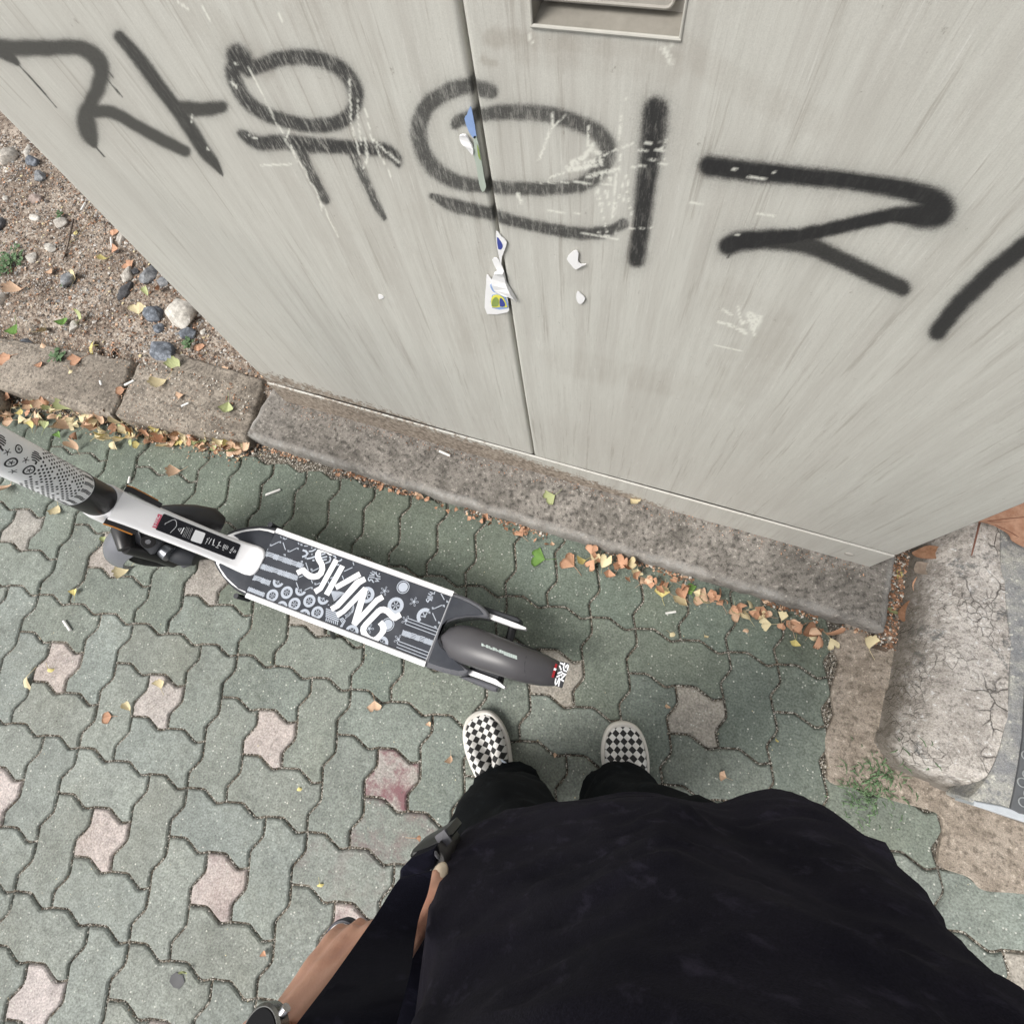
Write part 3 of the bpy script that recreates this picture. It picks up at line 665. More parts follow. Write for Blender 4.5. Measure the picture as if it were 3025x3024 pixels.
# torn stickers
def zz(p, o=(1000, 0), s=1.931): return (o[0]+p[0]/s, o[1]+p[1]/s)
def sticker(pts, mat, off=.0009, label=None, curl=0, name='sticker_scrap'):
    P = [wl(*zz(p), Y0) for p in pts]; P = cat([(p.x, p.z, 0) for p in P], 2, True)
    n = len(P); vs = []
    for k, (p, o_) in enumerate([(p, off) for p in P]+[(p, 0) for p in P]): vs.append((p.x, Y0-.0014-o_-(curl*(.5+.5*math.sin(k*1.3)) if o_ else 0), p.y))
    fs = [(i, (i+1) % n, n+(i+1) % n, n+i) for i in range(n)]
    for t in tessellate_polygon([[Vector((p.x, p.y, 0)) for p in P]]): fs.append(t)
    mb = MB(); mb.add(vs, fs); o = mb.build(name, mat, cab)
    if label: o['label'] = label
WHITE = plain('torn_paper', (.84, .84, .85), .7, .06, 60, .4, .001); BLUE = plain('sticker_blue', (.26, .38, .66), .6, .25, 60); NAVY = plain('sticker_navy', (.05, .07, .32), .5); OLIV = plain('sticker_green', (.27, .36, .10), .5, .3); YEL = plain('sticker_yellow', (.80, .75, .12), .5); GREYG = plain('sticker_greygreen', (.42, .48, .42), .6, .2)
sticker([(755,600),(768,640),(790,770),(772,780),(745,740),(722,670),(735,650)], BLUE, .0007, 'torn light blue sticker strip at the door gap')
sticker([(772,780),(790,772),(812,870),(835,1010),(845,1060),(825,1090),(805,1040),(790,940),(772,870),(778,830)], GREYG, .0007, 'torn pale green sticker strip at the door gap')
sticker([(795,815),(806,850),(815,905),(800,880)], OLIV, .0011)
sticker([(695,765),(730,760),(755,800),(775,840),(768,875),(735,830),(705,805)], WHITE, .0018, 'white torn paper flake beside the blue strip', .001)
sticker([(903,1310),(935,1345),(963,1375),(950,1420),(935,1460),(930,1500),(915,1440),(905,1380)], WHITE, .0012, 'white and blue sticker corner on the right door')
sticker([(908,1345),(925,1362),(940,1390),(935,1410),(915,1412)], NAVY, .0016)
sticker([(880,1475),(905,1465),(925,1490),(948,1545),(930,1560),(905,1530)], WHITE, .0012)
sticker([(848,1560),(870,1580),(895,1620),(900,1665),(940,1668),(965,1690),(972,1745),(965,1775),(850,1785),(838,1700),(845,1620)], WHITE, .0010, 'white torn sticker with a yellow ringed logo at the door gap')
sticker([(880,1675),(945,1672),(962,1700),(968,1752),(880,1750)], BLUE, .0014)
sticker([(876,1690),(905,1672),(945,1690),(962,1730),(965,1745),(925,1742),(880,1745)], YEL, .0018)
sticker([(884,1698),(905,1685),(918,1705),(915,1735),(895,1740),(878,1735)], OLIV, .0022)
sticker([(925,1690),(945,1705),(955,1735),(925,1738)], NAVY, .0022)
sticker([(868,1618),(890,1612),(900,1660),(880,1650)], BLUE, .0014)
sticker([(895,1545),(945,1540),(960,1600),(990,1650),(1020,1708),(975,1670),(945,1665),(915,1660),(885,1600)], WHITE, .004, 'curled white paper flap peeling across the door gap', .004)
sticker([(1325,1440),(1355,1420),(1372,1440),(1368,1480),(1385,1500),(1415,1500),(1385,1515),(1355,1530),(1330,1505),(1305,1470)], WHITE, .0010, 'white paper scrap on the right door, upper of the two')
sticker([(1365,1655),(1385,1670),(1410,1695),(1390,1725),(1370,1722),(1358,1690)], WHITE, .0010, 'white paper scrap on the right door, lower of the two')
sticker([(230,1675),(250,1680),(262,1692),(235,1702)], WHITE, .0010, 'tiny white paper speck on the left door')



# ================================================================== LOOSE THINGS ON THE GROUND
LC = {'tan': mat_leaf('leaf_tan', (.58, .38, .25), (.72, .52, .37), (.30, .15, .08)), 'orange': mat_leaf('leaf_orange', (.48, .25, .15), (.64, .39, .26), (.22, .09, .05)),
      'yellow': mat_leaf('leaf_yellow', (.64, .55, .18), (.72, .63, .30), (.45, .28, .08)), 'cream': mat_leaf('leaf_cream', (.66, .56, .33), (.72, .63, .42), (.45, .30, .14)),
      'green': mat_leaf('leaf_green', (.10, .22, .05), (.20, .34, .09), (.30, .30, .10)), 'palegreen': mat_leaf('leaf_palegreen', (.38, .44, .20), (.48, .50, .28), (.42, .34, .16)),
      'brown': mat_leaf('leaf_brown', (.22, .11, .06), (.33, .19, .12), (.10, .05, .03))}
def leaf_mesh(seed, cup, fold, notch):
    """ginkgo leaf: fan 1 wide with a wavy outer edge, ribs, and a curved stalk; base at the origin, fan along +y"""
    r = random.Random(seed); mb = MB(); A0 = math.radians(r.uniform(40, 56)); na, nr = 16, 5; vs = []
    for i in range(na+1):
        a = -A0+2*A0*i/na; Ra = .80*(1+.05*math.sin(a*7+seed)+.03*r.uniform(-1, 1)-notch*math.exp(-(a/.10)**2)-.10*abs(a/A0)**4)
        for j in range(nr+1):
            q = j/nr; rad = .03+(Ra-.03)*q; x = rad*math.sin(a); y = rad*math.cos(a)
            z = cup*(rad**2)*1.6+fold*abs(x)+.022*math.sin(a*24+seed)*q**2+.035*math.sin(a*5+seed*2)*q
            vs.append((x, y, z))
    fs = [(i*(nr+1)+j, i*(nr+1)+j+1, (i+1)*(nr+1)+j+1, (i+1)*(nr+1)+j) for i in range(na) for j in range(nr)]
    n = len(vs); vs2 = [(x, y, z-.012) for x, y, z in vs]
    rim = [i*(nr+1)+nr for i in range(na+1)]+[na*(nr+1)+j for j in range(nr-1, -1, -1)]+[j for j in range(0, nr)]
    mb.add(vs+vs2, fs+[tuple(reversed([k+n for k in f])) for f in fs]+[(rim[k], rim[(k+1) % len(rim)], rim[(k+1) % len(rim)]+n, rim[k]+n) for k in range(len(rim))])
    bx = r.uniform(-.3, .3); mb.tube(cat([(0, .02, 0), (bx*.3, -.25, .02), (bx, -.62, .03)], 3), [.016]*3+[.012]*4, 5)
    me = bpy.data.meshes.new('ginkgo_leaf'); me.from_pydata(mb.v, [], mb.f); me.polygons.foreach_set('use_smooth', [True]*len(me.polygons)); me.update(); me.materials.append(None); return me
LEAVES = [leaf_mesh(k, *p) for k, p in enumerate([(.1, 0, .25), (.5, .1, .1), (-.3, -.25, .2), (.8, .3, 0), (-.5, .2, .3), (.2, -.5, .1), (1.0, -.1, .2), (.0, .7, .1), (-.8, -.2, .2)])]
LN = {'tan': 'dry tan', 'orange': 'dry reddish tan', 'yellow': 'yellow', 'cream': 'pale cream', 'green': 'green', 'palegreen': 'pale green', 'brown': 'brown'}
def put_leaf(p, size, ang, color, tilt=.0, label=None, group=None, k=None, dz=.003):
    """size = fan width in metres; ang = direction the fan opens, radians in the ground plane from +x"""
    me = LEAVES[random.randrange(len(LEAVES)) if k is None else k]; o = bpy.data.objects.new('ginkgo_leaf', me); COL.objects.link(o)
    s = size/1.12; o.scale = (s, s, s); o.location = Vector(p)+Vector((0, 0, dz+.35*s*abs(tilt)))
    o.rotation_euler = (Matrix.Rotation(ang-math.pi/2, 4, 'Z') @ Matrix.Rotation(random.uniform(-tilt, tilt), 4, 'X') @ Matrix.Rotation(random.uniform(-tilt, tilt), 4, 'Y')).to_euler()
    o.material_slots[0].link = 'OBJECT'; o.material_slots[0].material = LC[color]
    return tag(o, label, 'leaf', group)
def topz(x, y):
    if x < -1.19 and .30 < y < .515: return ZK
    if -1.19 <= x < .665 and .375 < y < .60: return ZK
    if y > .3 and x < -1.08: return soil_h(x, y)
    return 0
def px_leaf(px, py, wpx, dpx, color, label, tilt=.15, k=None, zz_=None):
    """leaf with its fan centred at a traced pixel; dpx=(dx,dy) pixel direction from stalk to fan"""
    z = 0
    for _ in range(3): p = g(px, py, z); z = topz(p.x, p.y) if zz_ is None else zz_
    p = g(px, py, z); q = g(px+dpx[0], py+dpx[1], z); d = q-p; ang = math.atan2(d.y, d.x)
    sz = wpx*(g(px+1, py, z)-p).length
    c = p-Vector((math.cos(ang), math.sin(ang), 0))*sz*.36
    return put_leaf((c.x, c.y, z), sz, ang, color, tilt, label, None, k)
SINGLE = [
 (1624,1471,48,(-22,10),'palegreen','pale green and tan ginkgo leaf on the concrete slab, left of the two there',.1,0), (1872,1480,46,(20,25),'cream','pale ginkgo leaf with long stalk on the slab, right of the two there',.1,1),
 (1440,1343,26,(-10,12),'tan','small square tan leaf beside a cigarette butt on the slab',.15,3),
 (1590,1648,58,(-20,-5),'green','bright green ginkgo leaf lying alone on the pavers below the slab',.05,0), (1680,1662,60,(-25,-20),'orange','large reddish tan leaf right of the bright green ginkgo leaf',.3,5),
 (1720,1660,34,(-20,10),'yellow','small yellowish leaf beside the large reddish tan one',.2,3), (1537,1575,40,(-10,-15),'orange','reddish ginkgo leaf standing where a paver joint meets the slab',.4,4),
 (1757,1655,42,(10,-25),'cream','pale leaf at the left start of the right leaf drift',.2,1), (1955,1750,44,(0,-30),'yellow','yellow ginkgo leaf with long stalk pointing down to the right',.05,0),
 (2034,1742,46,(-10,-25),'green','green ginkgo leaf against the kerb beside brown ones',.2,0), (2010,1775,58,(-15,20),'cream','pale half dried ginkgo leaf below the green one at the kerb',.25,1), (2070,1765,60,(-20,-10),'tan','broad square tan ginkgo leaf right of the green one at the kerb',.2,0),
 (2170,1815,48,(-25,5),'tan','tan fan shaped leaf at the right drift, fan to the left',.1,0), (2232,1812,52,(25,10),'cream','cream fan shaped leaf at the right drift, fan to the right',.1,1), (2205,1863,20,(-5,-15),'tan','tiny tan leaf lying alone on a green paver right of the drift',.2,2),
 (2345,1900,34,(-12,38),'yellow','narrow yellow folded leaf over a paver joint at the right end',.2,7), (2355,1855,40,(-25,20),'orange','reddish leaf near the right end of the slab',.3,5), (1985,1875,24,(12,10),'cream','small pale leaf lying in the horizontal paver joint',.2,2),
 (2082,1881,16,(3,8),'cream','tiny cream leaf scrap right of the pale one in the paver joint',.2,3), (2562,1898,56,(-3,-25),'cream','cream ginkgo leaf on the concrete apron by the slab corner',.15,1),
 (2655,1697,36,(-30,-8),'yellow','bright yellow ginkgo leaf in the soil gap right of the slab',.1,0), (2630,1803,42,(-10,20),'palegreen','pale green ginkgo leaf over the edge of the soil gap',.2,1),
 (522,1395,40,(-25,5),'tan','pale tan ginkgo leaf with stalk on the pavers above the scooter',.15,1), (235,1322,30,(0,-10),'tan','curled tan leaf on the pavers above the printed stem',.4,6), (182,1288,24,(-3,-20),'green','small green leaf on the pavers below the left leaf drift',.4,7),
 (520,1312,30,(0,8),'yellow','bright yellow leaf just below the left leaf drift',.2,0), (32,1445,36,(-8,12),'tan','curled tan leaf on the pavers left below the scooter stem',.4,6), (172,1507,36,(-5,12),'cream','cream leaf with green tinge below the scooter stem',.3,1),
 (370,1688,44,(-18,8),'cream','cream ginkgo leaf just below the front wheel',.2,1), (226,1750,26,(3,-20),'yellow','small yellow leaf on a paver joint left of the front wheel',.2,7), (317,1600,20,(0,-10),'palegreen','small pale green leaf at the front wheel',.3,3),
 (148,1985,28,(0,8),'yellow','yellow and brown leaf lying on a pink block at the left',.4,2), (75,2020,54,(-5,8),'cream','large cream leaf with green edge at the left edge',.3,8), (385,2090,26,(-5,-10),'cream','small cream leaf at the corner of a pink block',.3,3), (480,2020,34,(0,-10),'cream','cream leaf on the upper edge of a pink block left of centre',.25,1),
 (320,2118,34,(-25,6),'orange','faint reddish leaf scrap on a green paver, lower left',.1,5), (1108,2085,42,(0,25),'tan','tan ginkgo leaf with upright stalk between scooter and feet',.1,0), (1270,2138,20,(-3,-10),'tan','tiny folded tan leaf above left of the left shoe',.3,7),
 (1333,2240,26,(0,20),'tan','small tan leaf with long stalk left of the left shoe',.15,3), (1250,2473,54,(30,0),'orange','crinkled orange tan ginkgo leaf beside the bag',.2,8), (885,2330,16,(0,10),'yellow','tiny yellow leaf in a paver joint, lower centre',.2,2),
 (948,2622,36,(0,15),'yellow','yellow leaf with a burnt brown edge above the forearm',.4,2), (785,2812,22,(-5,-10),'orange','tiny reddish leaf in a paver joint by the wrist',.4,7), (555,2862,24,(0,-10),'palegreen','small green leaf beside a grey stain at the bottom left',.3,3),
 (2133,2290,34,(-25,-12),'tan','rolled tan leaf on the paver above the trousers right',.1,7), (1640,2228,16,(-10,0),'tan','tiny tan scrap in the joint between the shoes',.2,7), (2290,2185,12,(0,8),'yellow','tiny yellow scrap in the paver joint right of the pink block',.2,3), (1968,2085,16,(0,8),'tan','tiny tan curl above the right shoe',.2,6),
 (5,2432,16,(0,8),'green','tiny green scrap in a paver joint at the left edge',.2,3), (1395,2005,1,(0,1),'tan',None,.1,0),
 (478,1135,50,(-18,12),'cream','cream ginkgo leaf with stalk to the right, on the kerb stone',.15,1), (360,1155,30,(-20,6),'orange','reddish leaf lying across the joint of the kerb stones',.2,5), (535,1172,26,(-10,5),'tan','small tan leaf in the middle of the kerb stone',.2,7), (675,1205,44,(-5,18),'palegreen','upright pale green leaf near the kerb end',.3,7),
 (230,1070,42,(-10,5),'orange','reddish ginkgo leaf on the left kerb stone back edge',.25,0), (215,1105,34,(5,10),'cream','pale leaf pair on the left kerb stone',.3,2), (125,1080,26,(0,14),'orange','small dark reddish leaf on the left kerb stone',.2,7),
 (330,1030,60,(-15,-10),'orange','large curled reddish leaf behind the kerb joint',.4,8), (530,1090,50,(0,-20),'palegreen','pale green ginkgo leaf behind the right kerb stone',.2,1), (665,1102,34,(-5,-12),'tan','tan leaf on the soil near the cabinet corner',.2,0), (590,1030,34,(-5,-20),'orange','reddish leaf on the soil by the cabinet edge',.4,5),
 (265,1025,40,(-20,0),'yellow','yellow green leaf behind the kerb, left of the curled reddish one',.3,2), (130,1030,40,(0,8),'tan','brown tan leaf beside the dark stone behind the kerb',.3,8), (20,1060,46,(-18,5),'orange','reddish leaf behind the kerb at the left edge',.3,5),
 (55,975,48,(0,6),'green','green leaf on the soil at the left edge, lower one',.2,7), (195,955,38,(0,6),'green','green leaf on the soil right of the other green one',.2,7), (250,940,34,(10,-8),'palegreen','pale green leaf on the soil near the middle',.3,1), (142,985,34,(0,5),'cream','cream leaf on the soil between the green leaves',.3,3),
 (415,920,42,(0,-12),'cream','cream ginkgo leaf on soil beside the slate coloured stone',.3,0), (232,825,34,(5,-5),'cream','cream fan leaf on the soil in the middle left',.2,1), (52,862,48,(-15,3),'tan','tan and cream leaf at the left edge on soil',.2,1), (385,790,32,(-10,-10),'orange','reddish leaf on the soil by the black hole',.3,0),
 (310,770,26,(-14,5),'yellow','bright yellow fan leaf on the soil by the cabinet',.2,1), (345,745,30,(20,-10),'orange','narrow reddish leaf next to the yellow fan leaf',.2,7), (338,690,28,(0,-12),'orange','reddish leaf above a cigarette butt by the cabinet edge',.2,5), (480,860,26,(10,0),'orange','reddish leaf by the cabinet edge in the gravel',.3,3), (225,690,18,(-8,10),'yellow','small yellow leaf at the tip of a stalk by the twig',.2,2),
 (440,870,22,(0,-8),'palegreen','small pale green scrap by the cabinet edge',.3,3), (160,805,30,(0,10),'tan','small tan folded leaf on soil',.3,7), (535,890,20,(3,-6),'tan','small orange leaf at the foot of the cabinet edge',.3,2),
]
for (a, b, wd, d, c, lb, tl, k) in SINGLE:
    if lb: px_leaf(a, b, wd, d, c, lb, tl, k)
# drifts: many small overlapping leaves, each one an object
def drift(path, wid, n, cols, szr, group, labelfmt, ends):
    P = [g(*p) for p in path]; L = [0]
    for a, b in zip(P, P[1:]): L.append(L[-1]+(b-a).length)
    for i in range(n):
        s = L[-1]*(i+random.random())/n; j = max(0, min(len(P)-2, next(k for k in range(len(L)-1) if s <= L[k+1])))
        t = (s-L[j])/(L[j+1]-L[j]); p = P[j].lerp(P[j+1], t); w_ = wid[j]+(wid[j+1]-wid[j])*t; d = (P[j+1]-P[j]).normalized(); nn = Vector((d.y, -d.x, 0))
        q = p+nn*w_*random.random()**1.3; c = random.choice(cols); z = .002+random.random()*.016*(1 if w_ > .03 else .5)
        sz = random.uniform(*szr); put_leaf((q.x, q.y, z), sz, random.uniform(0, 6.28), c, random.choice((.25, .5, .8)), labelfmt % (('small ' if sz < szr[0]+.45*(szr[1]-szr[0]) else 'large ')+LN[c], ends[min(2, int(3*s/L[-1]))]), group)
KL = [(0,1140),(60,1162),(150,1190),(240,1218),(340,1245),(430,1268),(520,1288),(600,1302),(680,1316),(735,1328)]
drift(KL, [.05,.11,.11,.085,.075,.07,.05,.035,.022,.016], 145, ['tan','tan','cream','cream','cream','palegreen','orange','tan','orange','tan','cream','yellow','brown'], (.026, .046), 'leaves in the drift along the left kerb', '%s ginkgo leaf in the left kerb drift, %s', ('left end', 'middle', 'right end'))
drift([(1000,1392),(1200,1455),(1400,1525),(1530,1562),(1640,1600)], [.010,.012,.014,.020,.020], 34, ['orange','brown','tan','orange'], (.010, .020), 'leaf scraps along the middle of the slab', '%s leaf scrap at the foot of the slab, %s', ('left part', 'middle part', 'beside the deck tail'))
drift([(1740,1632),(1860,1672),(2000,1725),(2120,1765),(2250,1810),(2400,1858),(2450,1872)], [.035,.045,.030,.045,.030,.022,.012], 58, ['orange','orange','tan','brown','orange','cream'], (.022, .038), 'leaves in the drift along the right of the slab', '%s ginkgo leaf in the right slab drift, %s', ('left part', 'middle part', 'right part'))
# crumbs of leaves and bark, too many to count
cr = MB(); CM = [LC['tan'], LC['orange'], LC['brown'], LC['cream'], GR[0], GR[2]]
def crumb(x, y, z, r, mi):
    a = random.uniform(0, 6.28); M_ = Matrix.Translation((x, y, z)) @ Matrix.Rotation(a, 4, 'Z') @ Matrix.Rotation(random.uniform(-.6, .6), 4, 'X'); k = random.uniform(.4, 1)
    cr.add([M_ @ Vector(v) for v in ((-r, -r*k, 0), (r, -r*k*.7, .0003), (r*.8, r*k, .0008), (-r*.6, r*k*.9, 0), (0, 0, r*.5))], [(0, 1, 4), (1, 2, 4), (2, 3, 4), (3, 0, 4), (3, 2, 1, 0)], mi)
for _ in range(2600):
    t = random.random(); x = -2.3+2.95*t; 
    yk = (.28+.06*max(0, (x+2.1))/.9 if x < -1.18 else .366); y = yk-abs(random.gauss(0, .026 if x < -1.1 else .008))
    if x > -1.1 and nz(x, 0, 5) < -.12: continue
    crumb(x, y, .001+random.random()*.003, random.uniform(.0012, .0045), random.choice((1, 2, 2, 2, 2, 5, 5, 4, 0)) if x > -1.1 else random.choice((0, 1, 2, 2, 5, 4, 3)))
for _ in range(1500):
    x = random.uniform(.655, .73); y = random.uniform(.34, .62)
    if mound_h(x, y) > 0.03: continue
    crumb(x, y, .009, random.uniform(.001, .004), random.choice((1, 2, 2, 2, 4, 5)))
for _ in range(2600):
    x = random.uniform(-3.2, -1.1); y = random.uniform(.47, 1.2); crumb(x, y, soil_h(x, y)+.003, random.uniform(.0015, .006), random.choice((0, 1, 2, 2, 2, 3, 5, 5)))
for _ in range(700):
    x = random.uniform(-1.1, .6); y = .515-abs(random.gauss(0, .02))-.002; crumb(x, y, ZK+.001, random.uniform(.0007, .002), random.choice((1, 2, 2, 4, 5)))
for _ in range(1500):   # grains scattered on kerb stones
    x = random.uniform(-2.3, -1.2); y = random.uniform(.29, .52)
    crumb(x, y, ZK+.003, random.uniform(.0007, .0024)*(1.6 if y > .46 or x > -1.27 else 1), random.choice((0, 2, 4, 4, 5, 2)))
for _ in range(900):    # grains on the apron and pavers
    x = random.uniform(-1.6, .95); y = random.uniform(-1.1, .34); crumb(x, y, .003, random.uniform(.0005, .0016), random.choice((4, 4, 3, 5)))
tag(cr.build('litter_crumbs', CM), 'crumbled leaf bits, bark and grains strewn along the foot of the kerb', 'litter', kind='stuff')
# gravel on the soil
gv = MB(); 
for _ in range(38000):
    x = random.uniform(-3.4, -1.09); y = random.uniform(.46, 1.35)
    if random.random() > .35+.65*max(0, min(1, .5+nz(x, y, 3)*1.8)): continue
    dk = random.random() < max(.12, 1-abs(x+1.15)*6)
    pebble_mb(gv, (x, y, soil_h(x, y)+.001), random.uniform(.0014, .0050)*(2.1 if random.random() < .07 else 1), random.choice((0, 0, 1, 1, 2, 3, 4) if not dk else (0, 1, 3, 3, 4)))
GV = [plain('pebble_white', (.60, .57, .53), .8, .2), plain('pebble_tan', (.34, .275, .22), .9, .3), plain('pebble_brown', (.24, .16, .115), .9, .3), plain('pebble_dark', (.085, .07, .06), .9, .4), plain('pebble_grey', (.30, .30, .30), .9, .3)]
tag(gv.build('gravel', GV), 'fine brown and white gravel scattered on the sandy soil', 'gravel', kind='stuff')
# larger stones, each its own thing
ST = {'grey': mat_stone('stone_grey', (.20, .21, .225), (.42, .43, .44)), 'white': mat_stone('stone_white', (.55, .52, .47), (.80, .77, .72)), 'slate': mat_stone('stone_slate', (.12, .135, .16), (.34, .37, .42)), 'pink': mat_stone('stone_pink', (.34, .27, .24), (.55, .46, .42)), 'pale': mat_stone('stone_pale', (.42, .39, .35), (.70, .66, .60)), 'dark': mat_stone('stone_dark', (.06, .06, .065), (.14, .14, .15))}
def stone(px, py, wpx, hpx, kind, label, seed, rot=0):
    z = .03
    for _ in range(3): p = g(px, py, z); z = soil_h(p.x, p.y)
    p = g(px, py, z); u = (g(px+1, py, z)-p).length; rx, ry = wpx*u/2, hpx*u/2
    bm = bmesh.new(); bmesh.ops.create_icosphere(bm, subdivisions=3, radius=1); r = random.Random(seed)
    pl = [(Vector((r.uniform(-1, 1), r.uniform(-1, 1), r.uniform(-.5, 1))).normalized(), r.uniform(.55, .9)) for _ in range(9)]
    for v in bm.verts:
        for nn, d in pl:
            e_ = v.co.dot(nn)-d
            if e_ > 0: v.co -= nn*e_*.85
        v.co *= 1+.08*noise.noise(v.co*2.2+Vector((seed, 0, 0)))+.03*noise.noise(v.co*7+Vector((seed, 0, 0)))
        v.co = Vector((v.co.x*rx*1.1, v.co.y*ry*1.1, v.co.z*min(rx, ry)*.75))
    me = bpy.data.meshes.new('stone'); bm.to_mesh(me); bm.free(); me.polygons.foreach_set('use_smooth', [True]*len(me.polygons)); me.set_sharp_from_angle(angle=math.radians(28))
    o = link('stone', me, ST[kind]); o.location = (p.x, p.y, z+min(rx, ry)*.28); o.rotation_euler = (0, 0, rot); tag(o, label, 'stone')
for i, a in enumerate([
 (27,468,52,46,'pale','speckled grey round stone near the left edge, topmost on the soil'), (83,450,16,40,'white','narrow white stone chip beside the cabinet edge, upper left'), (98,482,36,32,'slate','dark bluish stone right of the narrow white chip'),
 (122,525,30,30,'grey','round olive grey stone left of the cabinet edge'), (110,592,38,30,'pink','flat brown stone below the olive grey one'), (103,645,40,18,'white','long white stone above the weeds'), (5,665,26,46,'dark','dark stone cut by the left photo edge'),
 (183,662,34,30,'pale','pale lumpy stone beside the twig'), (95,765,26,34,'white','white angular stone right of the green weeds'), (205,830,36,44,'grey','smooth grey egg shaped stone in the middle of the soil'), (380,815,30,50,'pale','pale upright stone by the black hole'),
 (402,806,22,22,'dark','small black round hole like stone'), (442,815,40,54,'grey','grey wedge stone close to the cabinet edge'), (485,835,40,26,'grey','flat grey stone touching the cabinet edge'), (462,930,60,50,'slate','blue grey angular stone left of the big white rock'),
 (548,938,84,84,'white','big white rough rock next to the cabinet edge'), (470,972,26,30,'slate','small blue grey stone under the angular one'), (560,992,50,38,'slate','dark grey flat stone below the big white rock'), (488,1042,90,56,'slate','large flat slate grey stone behind the kerb'),
 (84,1038,46,64,'slate','dark blue grey block stone behind the left kerb'), (365,700,24,60,'pale','pale stone strip partly under the cabinet edge'), (372,862,30,60,'dark','dark narrow stone with shadow in the soil'), (602,982,16,20,'white','small white stone by the cabinet edge'),
 (8,888,32,34,'pale','pale rounded stone at the left edge'), (222,968,28,34,'white','white broken stone beside the green leaf'), (400,620,40,26,'pale','sand coloured stone at the cabinet edge'), (20,590,16,16,'white','small white pebble in the upper soil'), (150,735,34,22,'white','white flat pebble above the weeds right side')]):
    stone(*a, seed=i*3+1, rot=random.uniform(-.4, .4))
# rough concrete lump at the left edge in front of the kerb
lb_ = MB(); lb_.ell((-2.20, .20, .02), (.10, .085, .06), n=28, m=18); o = lb_.build('concrete_lump', KERB, smooth=True)
for v in o.data.vertices: v.co += (v.co-Vector((-2.20, .20, .02))).normalized()*(.02*noise.noise(v.co*12)+.008*noise.noise(v.co*45))
tag(o, 'rough lump of concrete at the left edge, beside the leaf drift', 'concrete lump')
# cigarette butts, straws of paper
PAPER = plain('cigarette_paper', (.80, .79, .76), .8, .08); FILT = plain('cigarette_filter', (.62, .50, .36), .9, .2)
def butt(px, py, px2, py2, label, z=0, r=.0039, squash=1, filt=False):
    p = g(px, py, z+r*.8); q = g(px2, py2, z+r*.8); mid = (p+q)/2
    e = empty('cigarette_butt', (mid.x, mid.y, z), label, 'cigarette butt'); mb = MB(); d = q-p
    mb.tube([p, p+d*.05, p+d*.5, q], [r*.85, r, r, r*.92], 12); mb.build('paper', PAPER, e, smooth=False, angle=40)
    if filt: m2 = MB(); m2.tube([q-d*.35, q], r*1.04, 12); m2.build('filter', FILT, e, angle=40)
    else: m2 = MB(); m2.tube([p-d*.012, p+d*.02], r*.8, 10); m2.build('burnt_end', GR[2], e, angle=40)
butt(188,1833,208,1862,'white cigarette butt on the paver at the far left below the scooter stem')
butt(785,1462,828,1446,'white cigarette butt above the scooter deck')
butt(1298,1332,1330,1346,'white cigarette stub against the cabinet on the slab', ZK)
butt(380,1428,384,1408,'short white butt beside the upper side plate of the scooter neck')
butt(2000-3+0,1806,2000-34,1811,'flattened pale cigarette paper in the joint right of the rear wheel', 0, .003); 
butt(368,1138,396,1124,'white cigarette butt lying on the kerb joint', ZK); butt(536,1200,558,1190,'crumpled white butt on the middle of the kerb stone', ZK, .0035); butt(296,1125,300,1138,'short white butt on the left kerb stone', ZK, .004)
butt(328,702,331,732,'white cigarette butt standing on soil by the cabinet edge', .045); butt(240,622,252,600,'pale yellow paper stub by the cabinet edge, upper soil', .045, .004)
# twigs on the soil
TW = plain('twig_bark', (.10, .075, .06), .9, .3)
def twig(pts, r, label, z=.05, mat=TW, name='twig', catg='twig'):
    P = cat([g(a, b, z+.006*math.sin(i*2)) for i, (a, b) in enumerate(pts)], 4); mb = MB(); mb.tube(P, [r*(1-.5*i/len(P)) for i in range(len(P))], 7); tag(mb.build(name, mat, smooth=True), label, catg)
twig([(217,648),(208,690),(200,730),(186,770)], .0035, 'dark brown twig lying on the soil'); twig([(278,628),(255,665),(232,700)], .0014, 'thin pale stalk lying beside the dark twig', mat=plain('dry_stalk', (.34, .26, .16), .9))
twig([(308,650),(312,690),(300,725)], .0016, 'thin brown root along the cabinet edge'); twig([(2728,1460),(2895,1540),(2870,1640)][1:], .0022, 'reddish stalk of the big brown leaf hanging over the step', .135, plain('leaf_stalk_red', (.20, .09, .06), .8), 'leaf_stalk', 'stalk')
